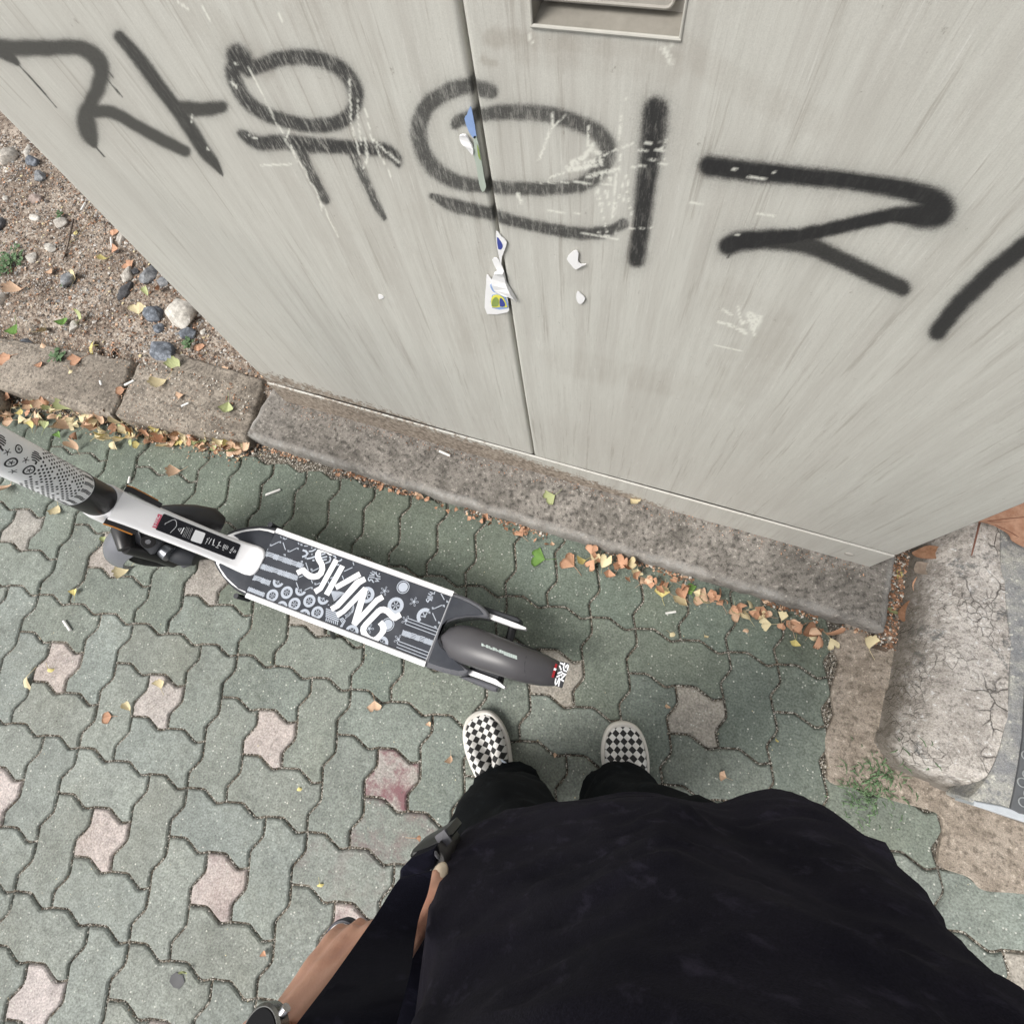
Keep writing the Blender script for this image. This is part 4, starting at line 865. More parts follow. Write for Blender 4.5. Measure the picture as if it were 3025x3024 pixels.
# small green weeds
WG = mat_leaf('weed_green', (.07, .13, .06), (.14, .22, .11), (.10, .12, .06))
def weed(px, py, n, r, label, z=.04, blade=False, spread=1.0):
    c = g(px, py, z); mb = MB()
    for i in range(n):
        a = random.uniform(0, 6.28); d = r*random.uniform(.2, 1)*spread; q = c+Vector((math.cos(a)*d, math.sin(a)*d, random.uniform(.002, .018)))
        if blade:
            base = c+Vector((random.uniform(-.3, .3)*r, random.uniform(-.3, .3)*r, 0)); a2 = random.uniform(0, 6.28); s = random.uniform(.008, .03); dv = Vector((math.cos(a2), math.sin(a2), 0))
            p0 = q; p2 = q+dv*s+Vector((0, 0, -.002)); p1 = (p0+p2)/2+Vector((0, 0, .004)); sd_ = Vector((-dv.y, dv.x, 0))*.0009
            mb.add([p0-sd_, p0+sd_, p1+sd_, p1-sd_, p2], [(0, 1, 2, 3), (3, 2, 4)])
        else:
            s = random.uniform(.005, .011); M_ = Matrix.Translation(q) @ Matrix.Rotation(a, 4, 'Z') @ Matrix.Rotation(random.uniform(-.5, .5), 4, 'X')
            ring = [M_ @ Vector((math.cos(t)*s, math.sin(t)*s*.8, .002*math.cos(2*t))) for t in [k*math.pi/4 for k in range(8)]]
            mb.add(ring, [tuple(range(8))]); mb.tube([c, (c+q)/2+Vector((0, 0, .004)), q], .0006, 4)
    tag(mb.build('weed', WG, smooth=False), label, 'weed')
weed(38,768,46,.07,'low clover like green weed on the soil at the left edge', .045); weed(14,790,26,.05,'small dark green weed cut by the left photo edge', .045); weed(180,640,14,.02,'tiny green sprout beside the pale stone', .045); weed(175,1055,24,.035,'green weed sprout at the back of the left kerb stone', .055); weed(560,1015,16,.02,'tiny weed near the cabinet corner', .05); weed(190,845+0,1,.01,'single green sprout leaf on the soil', .05)
gb = MB()
def grassblade(mb, q, s, w_=.0011):
    a2 = random.uniform(0, 6.28); dv = Vector((math.cos(a2), math.sin(a2), 0)); p2 = q+dv*s; p1 = (q+p2)/2+Vector((0, 0, .006)); sd_ = Vector((-dv.y, dv.x, 0))*w_
    mb.add([q-sd_, q+sd_, p1+sd_, p1-sd_, p2], [(0, 1, 2, 3), (3, 2, 4)])
for _ in range(230):
    px = random.gauss(2590, 42); py = random.gauss(2285, 42)-(px-2600)*.1
    if random.random() < .35: px = random.gauss(2560, 50); py = random.gauss(2360, 40)
    q = g(px, py, .005)
    grassblade(gb, q+Vector((0, 0, max(0, mound_h(q.x, q.y)))), random.uniform(.006, .026))
tag(gb.build('grass', WG), 'thin green grass growing in the crack at the foot of the step', 'grass', kind='stuff')
# big dry plane leaves by the right foot of the cabinet
def plane_leaf(outline, z, mat, label, curl=.02, veins=None, th=.0008):
    P = cat([g(a, b, z) for a, b in outline], 3, True); c = sum(P, Vector((0, 0, 0)))/len(P); mb = MB(); R_ = 5; n = len(P); vs = []
    for k in range(R_+1):
        for i, p in enumerate(P):
            t = k/R_; q = c.lerp(p, t); vs.append((q.x, q.y, z+curl*(t**2)*(.6+.4*math.sin(i*.35))+.0016*math.sin(i*1.1)*t))
    fs = [(k*n+i, k*n+(i+1) % n, (k+1)*n+(i+1) % n, (k+1)*n+i) for k in range(R_) for i in range(n)]
    vs2 = [(x, y, zq-th) for x, y, zq in vs]; N = len(vs)
    mb.add(vs+vs2, fs+[tuple(reversed([i+N for i in f])) for f in fs])
    o = mb.build('plane_leaf', mat, smooth=True); tag(o, label, 'leaf')
    if veins:
        vb = MB()
        for L in veins: vb.tube(cat([g(a, b, z)+Vector((0, 0, curl*.25+.001)) for a, b in L], 3), .0009, 5)
        vb.build('vein', plain('leaf_vein', (.20, .09, .055), .8), o, smooth=True)
plane_leaf([(2880,1540),(2900,1510),(2960,1470),(3040,1430),(3160,1400),(3150,1500),(3130,1600),(3060,1640),(3020,1625),(2985,1600),(2975,1580),(2945,1558),(2910,1550)], .15, mat_leaf('plane_leaf_brown', (.36, .19, .12), (.47, .28, .19), (.22, .10, .06)), 'big reddish brown dry leaf at the right edge beside the cabinet', .012, [[(2885,1545),(2960,1535),(3060,1525)],[(2905,1540),(2950,1510),(3010,1478)],[(2915,1543),(2985,1575),(3040,1615)]])
plane_leaf([(2705,1625),(2740,1612),(2790,1620),(2825,1628),(2770,1650),(2720,1648),(2690,1635)], .065, LC['brown'], 'folded dark brown dry leaf in the gap at the cabinet corner', .006)
plane_leaf([(2705,1660),(2745,1665),(2790,1655),(2812,1655),(2775,1675),(2755,1685),(2750,1697),(2700,1692)], .05, mat_leaf('plane_leaf_grey', (.24, .19, .15), (.33, .27, .22), (.14, .10, .08)), 'dull grey brown dry leaf below the folded one at the cabinet corner', .006)
plane_leaf([(2695,1720),(2712,1700),(2718,1730),(2708,1760),(2698,1750)], .03, LC['orange'], 'narrow upright reddish leaf in the soil gap', .004); plane_leaf([(2650,1805),(2680,1775),(2700,1790),(2690,1810),(2670,1835),(2660,1830)], .02, LC['brown'], 'brown dry leaf lump lower in the soil gap', .008)
tag(mesh('paint_stain', [g(a, b, .0012) for a, b in ((505,2880),(520,2870),(540,2880),(545,2900),(530,2920),(512,2915),(500,2898))], [tuple(range(7))], plain('grey_stain', (.10, .10, .105), .9)), 'grey oval stain on a green paver at the bottom left', 'stain')

# ================================================================== SCOOTER
sc_ = empty('kick_scooter', (-.6, .03, 0), 'white and black electric kick scooter with patterned deck, parked along the cabinet slab', 'scooter')
WP = plain('white_plastic', (.86, .86, .88), .35, .04, 20, .1); BP = plain('black_plastic', (.022, .024, .030), .55, .25, 30, .15); MATB = plain('grip_rubber', (.030, .034, .045), .75, .35, 25, .5)
GP = plain('dark_grey_plastic', (.105, .107, .120), .28, .2, 14, .1); SATIN = plain('satin_black', (.018, .017, .018), .38, .2, 12, .05); RUB = plain('tyre_rubber', (.02, .02, .02), .85, .3, 60, .4)
PRT = plain('print_grey', (.42, .46, .53), .7, .12, 80, 0); PRW = plain('print_white', (.84, .85, .88), .6, .06, 60, 0); ORG = plain('orange_reflector', (.75, .30, .06), .3, .15); RED = plain('tail_light_red', (.28, .008, .012), .15, .2); CHR = plain('steel', (.5, .5, .52), .25, .1, Metallic=1.0)
PKB = plain('label_red', (.62, .10, .17), .5, .1)
ZDK = .150
fA = lambda p: (720+p[0]/6.896, 1560+p[1]/6.896)
fB = lambda p: (960+p[0]/6.896, 1640+p[1]/6.896)
fC = lambda p: (1130+p[0]/7.724, 1700+p[1]/7.724)
fN = lambda p: (560+p[0]/3.9, 1490+p[1]/3.9)
fT = lambda p: (1280+p[0]/4.391, 1750+p[1]/4.391)
fP = lambda p: (450+p[0]/4.044, 1510+p[1]/4.044)
fW = lambda p: (290+p[0]/4.83, 1430+p[1]/4.83)
fS = lambda p: (p[0]/5.52, 1250+p[1]/5.52)
def gz(pts, f, z): return [g(*f(p), z) for p in pts]
def xy(P): return [(p.x, p.y) for p in P]
def flatpoly(mb, P, z, mi=0):
    P = [Vector((p[0], p[1])) for p in P]; a = sum(P[i].x*P[(i+1) % len(P)].y-P[(i+1) % len(P)].x*P[i].y for i in range(len(P)))
    if a < 0: P.reverse()
    mb.add([(p.x, p.y, z) for p in P], [fix(t, P, 0) for t in tessellate_polygon([[Vector((p.x, p.y, 0)) for p in P]])], mi)
def ribbon(mb, P, w_, nrm=(0, 0, 1), mi=0):
    P = [Vector(p) for p in P]; nrm = Vector(nrm); vs = []
    for i, p in enumerate(P):
        a = (p-P[i-1]).normalized() if i else None; b = (P[i+1]-p).normalized() if i < len(P)-1 else None
        a = a or b; b = b or a; t = (a+b).normalized(); s_ = nrm.cross(t).normalized(); k = w_/2/max(.45, s_.dot(nrm.cross(a).normalized())); vs += [p-s_*k, p+s_*k]
    mb.add(vs, [(2*i, 2*i+2, 2*i+3, 2*i+1) for i in range(len(P)-1)], mi)
def ringflat(mb, c, r0, r1, z, a0=0, a1=6.2832, n=28, mi=0, teeth=0):
    A = [a0+(a1-a0)*i/n for i in range(n+1)]; vs = [(c.x+math.cos(a)*r0, c.y+math.sin(a)*r0, z) for a in A]+[(c.x+math.cos(a)*(r1*(1+teeth*(i % 2))), c.y+math.sin(a)*(r1*(1+teeth*(i % 2))), z) for i, a in enumerate(A)]
    mb.add(vs, [(i, n+1+i, n+2+i, i+1) for i in range(n)], mi)
# deck
x0d, x1d = -.862, -.330; yT, yB = .118, -.066
dk = MB(); dk.prism([(x0d, yB+.006), (x1d, yB+.006), (x1d, yT-.006), (x0d, yT-.006)], .075, ZDK-.003, bev=.004); dk.build('deck', GP, sc_, angle=40)
gm = MB(); M4 = [g(812, 1574, ZDK), g(1333, 1762, ZDK), g(1259, 1950, ZDK), g(725, 1750, ZDK)]
gm.prism(xy(M4), ZDK-.006, ZDK, bev=.0008); grip = gm.build('grip_mat', MATB, sc_, angle=40)
ax_u = (M4[1]-M4[0]).normalized(); 
for a, b, w_ in (((817, 1566), (1339, 1754), 1), ((728, 1757), (1257, 1961), -1)):
    rl = MB(); p, q = g(*a, ZDK+.002), g(*b, ZDK+.002); n_ = Vector((-ax_u.y, ax_u.x, 0))
    prof = [(-.0068, -.06), (-.0068, .0), (-.005, .0022), (0, .0028), (.005, .0022), (.0068, 0), (.0068, -.06)]
    rl.rings([[e_+n_*u_+Vector((0, 0, v_)) for u_, v_ in prof] for e_ in (p, q)]); rl.build('side_rail', WP, sc_, angle=35)
    gr = MB(); ribbon(gr, [p+n_*(-w_*.0052)+Vector((0, 0, .0024)), q+n_*(-w_*.0052)+Vector((0, 0, .0024))], .0011); gr.build('rail_groove', plain('groove_grey', (.25, .25, .27), .5), sc_)
# printed pattern on the mat
pt = MB(); z1 = ZDK+.00035; z2 = ZDK+.0007; PX = .0001508   # metres per zoom-A pixel on the deck
def wheelmark(c, r, kind=0, a0=0, a1=6.2832):
    n = 40 if a1-a0 > 6 else 22
    if kind == 0: ringflat(pt, c, r*.56, r, z1, a0, a1, n, 0, .02); R2 = .5
    else:
        ringflat(pt, c, 0, r*.72, z1, 0, 6.2832, 36, 0, .06); ringflat(pt, c, r*.88, r, z1, 0, 6.2832, 30); return
    for k in range(6 if kind == 0 else 0):
        a = k*math.pi/3+.3
        if not (a0 <= a <= a1 or a1-a0 > 6): continue
        ribbon(pt, [c+Vector((math.cos(a)*r*.06, math.sin(a)*r*.06, z1-c.z)), c+Vector((math.cos(a)*r*R2, math.sin(a)*r*R2, z1-c.z))], r*.11)
    ringflat(pt, c, 0, r*.15, z1, 0, 6.2832, 10)
def W(f, p, r, kind=0, a0=0, a1=6.2832, s=6.896): wheelmark(g(*f(p), ZDK), r*PX*6.896/s, kind, a0, a1)
for p in ((585,1370),(878,1308),(1035,1542),(1338,1480),(1502,1718)): W(fA, p, 104)
for p in ((710,1085),(1168,1255),(1628,1430)): W(fA, p, 100, 0, math.pi*.98, math.pi*1.98)
for p in ((770,1605),(1230,1770)): W(fA, p, 100, 0, .25, math.pi*.9)
W(fB, (848,805), 132); W(fB, (1440,1022), 133); W(fB, (1592,648), 108, 1); W(fB, (1282,1408), 106, 1); W(fB, (545,1560), 112, 0, .1, math.pi); W(fB, (1150,1790), 112, 0, .1, math.pi*.85); W(fC, (965,930), 148, 0, math.pi*.42, math.pi*1.35, 7.724)
def star(f, p, r=75, n=5, s=6.896, rot=.25, arc=6.2832):
    c = g(*f(p), ZDK); r = r*PX*6.896/s
    for k in range(n):
        a = rot+k*arc/n; d = Vector((math.cos(a), math.sin(a), 0)); e_ = Vector((-d.y, d.x, 0))
        L = [c+d*r*.25, c+d*r*.6+e_*r*.16, c+d*r*.95+e_*r*.12, c+d*r, c+d*r*.95-e_*r*.12, c+d*r*.6-e_*r*.16, c+d*r*.25]; ribbon(pt, [Vector((v.x, v.y, z1)) for v in L], r*.075)
    ringflat(pt, c, 0, r*.27, z1, 0, 6.2832, 10)
star(fB, (1215,725)); star(fB, (1815,945)); star(fB, (905,1490)); star(fC, (540,1020), 85, 3, 7.724, 1.5, 3.6); star(fC, (365,1455), 85, 3, 7.724, 1.5, 3.6)
def tuft(f, p, r=34, s=6.896, rot=.6):
    c = g(*f(p), ZDK); r = r*PX*6.896/s
    for o_, rt in ((1, rot), (-1, rot+3.14)):
        cc = c+Vector((math.cos(1.2), math.sin(1.2), 0))*r*o_*.8
        for k in (-.75, 0, .75):
            a = rt+.6+k; ribbon(pt, [Vector((cc.x, cc.y, z1)), Vector((cc.x+math.cos(a)*r, cc.y+math.sin(a)*r, z1))], r*.34)
for p in ((780,245),(515,385),(875,505),(1140,375),(1225,640),(1345,880),(1425,1175)): tuft(fA, p)
for p in ((1440,640),(1110,790),(1250,1120)): tuft(fC, p, 38, 7.724)
def line(f, L, w_=14, s=6.896): ribbon(pt, [g(*f(p), z1) for p in L], w_*PX*6.896/s)
for L in ([(570,350),(730,270)],[(800,290),(850,440)],[(930,480),(1095,395)],[(745,150),(765,200)],[(1105,290),(1130,330)],[(1265,700),(1315,855)],[(1380,885),(1530,810)],[(1130,1000),(1215,960)],[(1375,1050),(1405,1120)],[(1070,1100),(1115,1225)],[(1240,1260),(1360,1205)],[(1490,1140),(1560,1110)],[(830,230),(885,205)]): line(fA, L)
for L in ([(390,325),(560,245)],[(570,140),(590,200)],[(350,410),(380,490)],[(110,470),(160,445)],[(60,530),(90,590)]): line(fB, L)
for L in ([(1335,410),(1410,550)],[(1170,755),(1355,670)],[(1140,850),(1220,1030)]): line(fC, L, 15, 7.724)
for L in ([(580,970),(1275,1222)],[(560,1035),(1250,1288)],[(515,1098),(1215,1358)],[(365,1492),(1060,1755)],[(345,1500),(335,1545),(360,1565),(1040,1828)],[(318,1628),(1010,1895)],[(545,1040),(515,1098)]): line(fC, L, 13, 7.724)
for L, w_ in (([(1200,445),(1265,465),(1300,515),(1265,560),(1190,582)],34),([(1325,470),(1395,465),(1455,430),(1470,415)],26),([(1285,622),(1360,608),(1450,578)],28),([(1380,530),(1400,530)],28),([(1400,650),(1440,655)],30),([(1375,398),(1400,400)],22),([(1230,360),(1310,360)],18),
  ([(1575,545),(1665,510)],24),([(1590,600),(1700,575)],24),([(1610,650),(1690,635)],22),([(1660,715),(1750,680),(1770,620),(1750,570)],24),([(1820,560),(1860,570),(1880,620)],24)): line(fA, L, w_)
for L in ([(285,120),(320,105),(345,75)],[(230,190),(290,190)]): line(fB, L, 26)
# small repeated wordmarks of the pattern
for f_, L, w_, s in ((fB, [(885,455),(885,500),(905,520),(935,490),(965,505),(975,535),(998,552)], 18, 6.896),(fB, [(890,440),(1010,455)],16,6.896),(fB, [(905,405),(1010,410)],16,6.896),(fB, [(925,350),(985,385),(1050,345)],16,6.896),(fB,[(955,325),(1020,345)],14,6.896),
   (fB,[(1020,525),(1090,525),(1030,470),(1130,480)],17,6.896),(fB,[(1130,435),(1070,425),(1040,370),(1050,335)],17,6.896),(fB,[(1095,395),(1115,365)],15,6.896),
   (fC,[(1005,530),(1005,570),(1035,600),(1065,550),(1100,545),(1130,570)],20,7.724),(fC,[(1020,515),(1150,520)],17,7.724),(fC,[(1025,475),(1150,480)],17,7.724),(fC,[(1045,405),(1100,440),(1160,395)],17,7.724),(fC,[(1080,370),(1180,415),(1195,360)],16,7.724)): line(f_, L, w_, s)
# chevron bands
def band(f, a, b, H, zig, s=6.896, k=5, wl_=17):
    """parallel lines that zigzag along a-b, clipped to a band of height H (all in zoom pixels)"""
    a, b = Vector(a), Vector(b); L = (b-a).length; u = (b-a)/L; v = Vector((-u.y, u.x))
    def t_at(x):
        acc = 0; tt = 0; i = 0
        while True:
            seg, slope = zig[i % len(zig)]
            if acc+seg >= x: return tt+slope*(x-acc)
            acc += seg; tt += slope*seg; i += 1
    sp = 33
    for j in range(-14, 18):
        run = []
        for i in range(int(L/4)+1):
            x = i*4; t = t_at(x)+j*sp
            if 0 <= t <= H: q = a+u*x+v*t; run.append(q)
            else:
                if len(run) > 1: line(f, simp(run), wl_, s)
                run = []
        if len(run) > 1: line(f, simp(run), wl_, s)
def simp(P):
    out = [P[0]]
    for i in range(1, len(P)-1):
        if (P[i]-out[-1]).normalized().cross((P[i+1]-P[i]).normalized()).__abs__() > .05 if False else abs((P[i]-out[-1]).normalized().x*(P[i+1]-P[i]).normalized().y-(P[i]-out[-1]).normalized().y*(P[i+1]-P[i]).normalized().x) > .08: out.append(P[i])
    return out+[P[-1]]
Zg = [(85, -1.0), (105, 0), (85, 1.0), (20, 1.0), (100, 0), (110, -1.0)]
band(fA, (440,455), (1235,722), 112, Zg); band(fA, (318,700), (1120,965), 112, [(70,-1),(80,1),(60,-1),(110,-0.9),(100,0),(90,1)]); band(fA, (200,940), (560,1072), 112, [(85,-1),(100,0),(85,1),(90,-.9)]); band(fA, (92,1185), (440,1320), 90, [(60,-1),(75,1),(75,-1)])
band(fC, (470,1235), (1170,1480), 128, [(95,1.),(90,-1.),(30,-1),(110,0),(95,1.),(115,0),(100,-1)], 7.724, 5, 15)
# nested chevrons under the big letters
for j in range(9): line(fB, [(120-j*4+j*22, 720+j*2), (205+j*22, 900-j*24+60), (60+j*25, 1010-j*6)][:3], 15)
for j in range(5): line(fB, [(20-j*2, 1085+j*38), (300-j*6, 1190+j*38)], 17)
for j in range(6): line(fB, [(300+j*26, 1290-j*10), (360+j*26, 1380-j*25), (300+j*22, 1470-j*5)] if j < 3 else [(330+j*26, 1250-j*12), (380+j*26, 1330-j*22)], 15)
for j in range(7): line(fB, [(30+j*38, 1270+j*13), (20+j*38, 1340+j*13)], 16)
for j in range(5): line(fB, [(420+j*34, 1290-j*30), (450+j*34, 1200-j*30), (540+j*10, 1140-j*34)], 14)
# clip everything to the mat outline
ix0, ix1 = M4[0].x+.002, M4[1].x-.001
pt.v = [(max(ix0, min(ix1, v[0])), max(yB+.0125, min(yT-.0125, v[1])), v[2]) for v in pt.v]
pr = pt.build('printed_pattern', PRT, None); pr.parent = grip
LT = [(fA, [(1815,545),(1720,480),(1610,425),(1510,430),(1462,500),(1450,590),(1480,670),(1535,755),(1545,835),(1510,900),(1430,932),(1355,905),(1290,850),(1235,795),(1180,805),(1065,865),(1110,960),(1190,920),(1240,975),(1320,1030),(1420,1048),(1530,1030),(1620,950),(1660,840),(1650,730),(1605,640),(1570,560),(1570,505),(1620,490),(1680,500),(1735,545),(1785,556)]),
 (fA, [(1840,615),(1935,665),(1600,1260),(1475,1345),(1420,1245),(1530,1185)]), (fB, [(310,190),(405,235),(80,830),(-20,778)]), (fB, [(690,328),(738,425),(240,705),(198,608)]),
 (fB, [(798,432),(842,528),(722,600),(290,1065),(150,1145),(103,1050),(225,978),(610,520),(665,485)]), (fB, [(785,638),(875,690),(735,1180),(1030,865),(1155,795),(1205,890),(1085,965),(640,1440),(540,1388),(690,890),(420,1165),(265,1272),(218,1172),(350,1095)]),
 (fB, [(718,1530),(728,1455),(790,1370),(1050,1095),(1120,1050),(1200,1040),(1290,1070),(1430,1200),(1515,1155),(1564,1255),(1440,1333),(1375,1328),(1240,1190),(1180,1162),(1130,1180),(855,1465),(838,1530),(870,1590),(930,1650),(990,1670),(1040,1640),(1110,1560),(1130,1500),(1118,1445),(1075,1402),(1165,1318),(1230,1390),(1258,1480),(1235,1575),(1085,1752),(738,1612)])]
lt = MB()
for f, P in LT: flatpoly(lt, [(max(ix0, q.x), max(yB+.0128, min(yT-.0128, q.y))) for q in (g(*f(p), z2) for p in P)], z2)
lo = lt.build('lettering', PRW, None); lo.parent = grip
eb = MB(); ribbon(eb, [g(1332, 1764, ZDK+.0012), g(1258, 1951, ZDK+.0012)], .0022); eb.build('mat_edge_trim', plain('trim_grey', (.35, .36, .38), .4), sc_)
# nose of the deck: dark bumper, white trim, black pad
nose = cat([(p.x, p.y, 0) for p in gz([(985,262),(900,243),(790,236),(640,250),(500,282),(400,345),(300,520),(262,620),(290,720),(380,850),(480,955),(560,1010),(636,1050)], fN, ZDK-.004)], 4)
nb = MB(); nb.prism(nose+[Vector((x0d+.02, yB, 0)), Vector((x0d+.02, yT, 0))], .085, ZDK-.007, bev=.005); nb.build('nose_bumper', BP, sc_, angle=45)
wt = gz([(975,330),(985,300),(900,280),(800,268),(650,282),(520,312),(425,350),(330,500),(290,605),(300,680),(380,820),(480,920),(560,975),(640,1015),(650,985),(700,700)], fN, ZDK-.001)
wb = MB(); wb.prism(xy(wt), ZDK-.02, ZDK-.002, bev=.002); wb.build('nose_trim', WP, sc_, angle=45)
padp = gz([(500,353),(600,318),(700,300),(800,293),(900,308),(975,335),(950,400),(880,560),(760,820),(645,1002),(560,968),(430,845),(350,735),(333,690),(350,672),(430,700),(520,745),(560,640),(600,500),(560,392)], fN, ZDK)
pb_ = MB(); pb_.prism(xy(padp), ZDK-.006, ZDK+.0002, bev=.0012); pb_.build('front_pad', MATB, sc_, angle=45)
for p in ((955, 245), (565, 1060)):
    k_ = MB(); q = g(*fN(p), ZDK-.02); k_.tube([(q.x, q.y, .085), (q.x, q.y, ZDK-.008)], .007, 10); k_.build('bumper_knob', BP, sc_, angle=40)
# neck
T0 = g(772, 1655, ZDK+.006); T1 = g(716, 1644, .164); T3 = g(385, 1510, .355); T3.y = .028
dn = (T3-T1).normalized(); NN = dn.cross(Vector((0, 1, 0))).normalized(); NN = NN if NN.z > 0 else -NN
def rrect(c, hw, th, up, n=5, r=.012):
    P = []; S = Vector((0, 1, 0))
    for sx, sz, a0 in ((1, 1, 0), (-1, 1, 90), (-1, -1, 180), (1, -1, 270)):
        for i in range(n):
            a = math.radians(a0+90*i/(n-1)); P.append(c+S*(sx*(hw-r)+r*math.cos(a))+up*(-th/2+sz*(th/2-r)+r*math.sin(a)))
    return P
nk = MB(); upz = Vector((0, 0, 1)); secs = []
T0.y = T1.y-.000; 
for c, hw, th, up, r in ((T0+Vector((.001, 0, -.002)), .020, .012, upz, .0055), (T0+Vector((-.004, 0, 0)), .031, .016, upz, .007), (T0+Vector((-.013, 0, .001)), .0375, .020, upz, .009), (T0+Vector((-.028, 0, .002)), .0400, .024, upz, .010), (T1+Vector((.0, 0, 0)), .0385, .026, (upz+NN).normalized(), .010), (T1+dn*.03, .0355, .028, NN, .009), (T1+dn*.08, .0338, .028, NN, .009), (T1.lerp(T3, .7), .0340, .032, NN, .010), (T3, .0365, .040, NN, .012), (T3+dn*.03, .038, .05, NN, .012)):
    secs.append(rrect(c, hw, th, up, 5, r))
nk.rings(secs); neck = nk.build('neck', WP, sc_, angle=50)
ps = MB(); PN0 = T1+NN*.0006
def onN(f, P, h=.0006): return [onp(*f(p), T1+NN*h, NN) for p in P]
def neckpoly(mb, f, P, h=.0006, smooth=True):
    Q = onN(f, P, h); n2 = [(q.dot(dn), q.y) for q in Q]; a = sum(n2[i][0]*n2[(i+1) % len(n2)][1]-n2[(i+1) % len(n2)][0]*n2[i][1] for i in range(len(n2)))
    tri = tessellate_polygon([[Vector((u_, v_, 0)) for u_, v_ in n2]]); mb.add(Q, tri)
neckpoly(ps, fP, [(145,30),(132,34),(40,205),(42,220),(960,577),(985,570),(1052,412),(1050,395)], .0007); panel = ps.build('instruction_panel', plain('panel_black', (.006, .006, .010), .25, .2), None); panel.parent = neck; panel.location = (0, 0, 0)
pk = MB(); neckpoly(pk, fP, [(68,30),(120,46),(50,206),(-2,190)], .0007); q_ = pk.build('red_label', PKB, None); q_.parent = neck
pw = MB(); Wn = lambda L, w_: ribbon(pw, onN(fP, L, .0012), w_*.00016, NN)
for L in ([(15,150),(8,165),(20,178),(30,165),(40,175),(50,182)],[(18,135),(48,150)],[(25,122),(52,140)],[(32,112),(60,125),(35,98),(66,112)],[(42,85),(74,98),(48,70),(80,84)],[(60,50),(52,62),(62,76),(84,74),(92,60),(80,56)]): Wn(L, 7)
for L in ([(150,160),(155,145),(240,103),(270,100),(288,125),(290,170),(272,200),(212,258)],): ribbon(pw, onN(fP, L, .0012), .0009, NN)
Wn([(308,210),(350,203),(325,240),(308,210)], 5); Wn([(380,195),(342,268)], 15)
for i in range(5): Wn([(412+i*16-(i > 2)*(-6), 185+i*5), (362+i*16-(i > 2)*(-6), 300+i*8)], 2.5)
for L in ([(684,312),(672,330)],[(660,322),(655,338),(668,345)],[(655,350),(650,365),(640,372)],[(640,380),(632,388)],[(708,325),(672,392)],[(745,330),(725,395)],[(735,340),(722,392)],[(712,398),(742,410)],[(815,360),(775,420)],[(800,365),(785,412)],[(790,400),(822,418)],[(755,425),(790,438)],[(862,395),(840,440)],[(878,400),(852,448)],[(895,408),(872,452)],[(908,418),(890,458)],[(835,455),(855,468)],[(975,425),(930,468)],[(970,445),(945,478)],[(990,460),(965,490)],[(1000,470),(985,494)]): Wn(L, 8)
neckpoly(pw, fP, [(918,480),(944,490),(928,503)], .0012)
neckpoly(pw, fP, [(512,225),(522,222),(625,258),(634,268),(590,380),(578,388),(466,352),(458,340)], .0012)
q_ = pw.build('panel_print', PRW, None); q_.parent = panel
ins = MB(); neckpoly(ins, fN, [(590,455),(640,450),(740,490),(772,530),(765,580),(725,690),(690,722),(640,715),(520,640)], .0004)
# weld collar, stem, printed sleeve
SA = Vector((-1.128, .0296, .42)); SB = Vector((-1.089, .0387, .60)); sa = (SB-SA).normalized(); SR = .039
sT = SA-sa*.10; sTop = SA+sa*.715
cl = MB(); cl.tube([SA-sa*.125, SA-sa*.10, SA-sa*.055, SA-sa*.04], [.040, .0435, .0435, .041], 40); cl.tube([SA-sa*.13-Vector((0, 0, .02)), SA-sa*.11], [.03, .04], 30); cl.build('stem_collar', WP, sc_, angle=40)
# where does the photo cut between black tube and print
def onc(px, py, R):
    o = Vector((0, 0, CAMH)); d = Vector(ray(px, py)).normalized(); w0 = o-SA; a = d-sa*d.dot(sa); b = w0-sa*w0.dot(sa)
    A_, B_, C_ = a.dot(a), 2*a.dot(b), b.dot(b)-R*R; D_ = B_*B_-4*A_*C_
    t = (-B_-math.sqrt(max(0, D_)))/(2*A_); return o+d*t
pe = onc(262, 1470, SR); s_edge = (pe-SA).dot(sa)
st_ = MB(); st_.tube([SA-sa*.05, SA+sa*(s_edge-.001)], SR-.0006, 48); st_.build('lower_tube', SATIN, sc_, angle=40)
sl = MB(); sl.tube([SA+sa*s_edge, SA+sa*.62], SR, 56); sleeve = sl.build('stem', plain('printed_sleeve', (.92, .93, .96), .25, .05, 10, .0), sc_, angle=40)
se = MB(); se.tube([SA+sa*(s_edge-.0012), SA+sa*(s_edge+.0012)], SR+.0009, 56); se.build('sleeve_edge', BP, sc_, angle=40)
E1 = Vector((0, 0, CAMH))-SA; E1 = (E1-sa*E1.dot(sa)).normalized(); E2 = sa.cross(E1)
def cyl(s, th, h=.0004): return SA+sa*s+(E1*math.cos(th)+E2*math.sin(th))*(SR+h)
def uvc(px, py): p = onc(px, py, SR)-SA; return p.dot(sa), math.atan2(p.dot(E2), p.dot(E1))
sp_ = MB()
def cring(s0, t0, r0, r1, n=24):
    vs = []; 
    for i in range(n+1):
        a = 2*math.pi*i/n
        for r in (r0, r1): vs.append(cyl(s0+math.cos(a)*r, t0+math.sin(a)*r/SR))
    sp_.add(vs, [(2*i, 2*i+1, 2*i+3, 2*i+2) for i in range(n)])
def cline(pts, w_):
    P = [Vector(p) for p in pts]; vs = []
    for i, p in enumerate(P):
        d = (P[min(i+1, len(P)-1)]-P[max(i-1, 0)]); d = Vector((d.x, d.y*SR)).normalized(); n_ = Vector((-d.y, d.x))*w_/2
        for k in (-1, 1): vs.append(cyl(p.x+k*n_.x, p.y+k*n_.y/SR))
    sp_.add(vs, [(2*i, 2*i+1, 2*i+3, 2*i+2) for i in range(len(P)-1)])
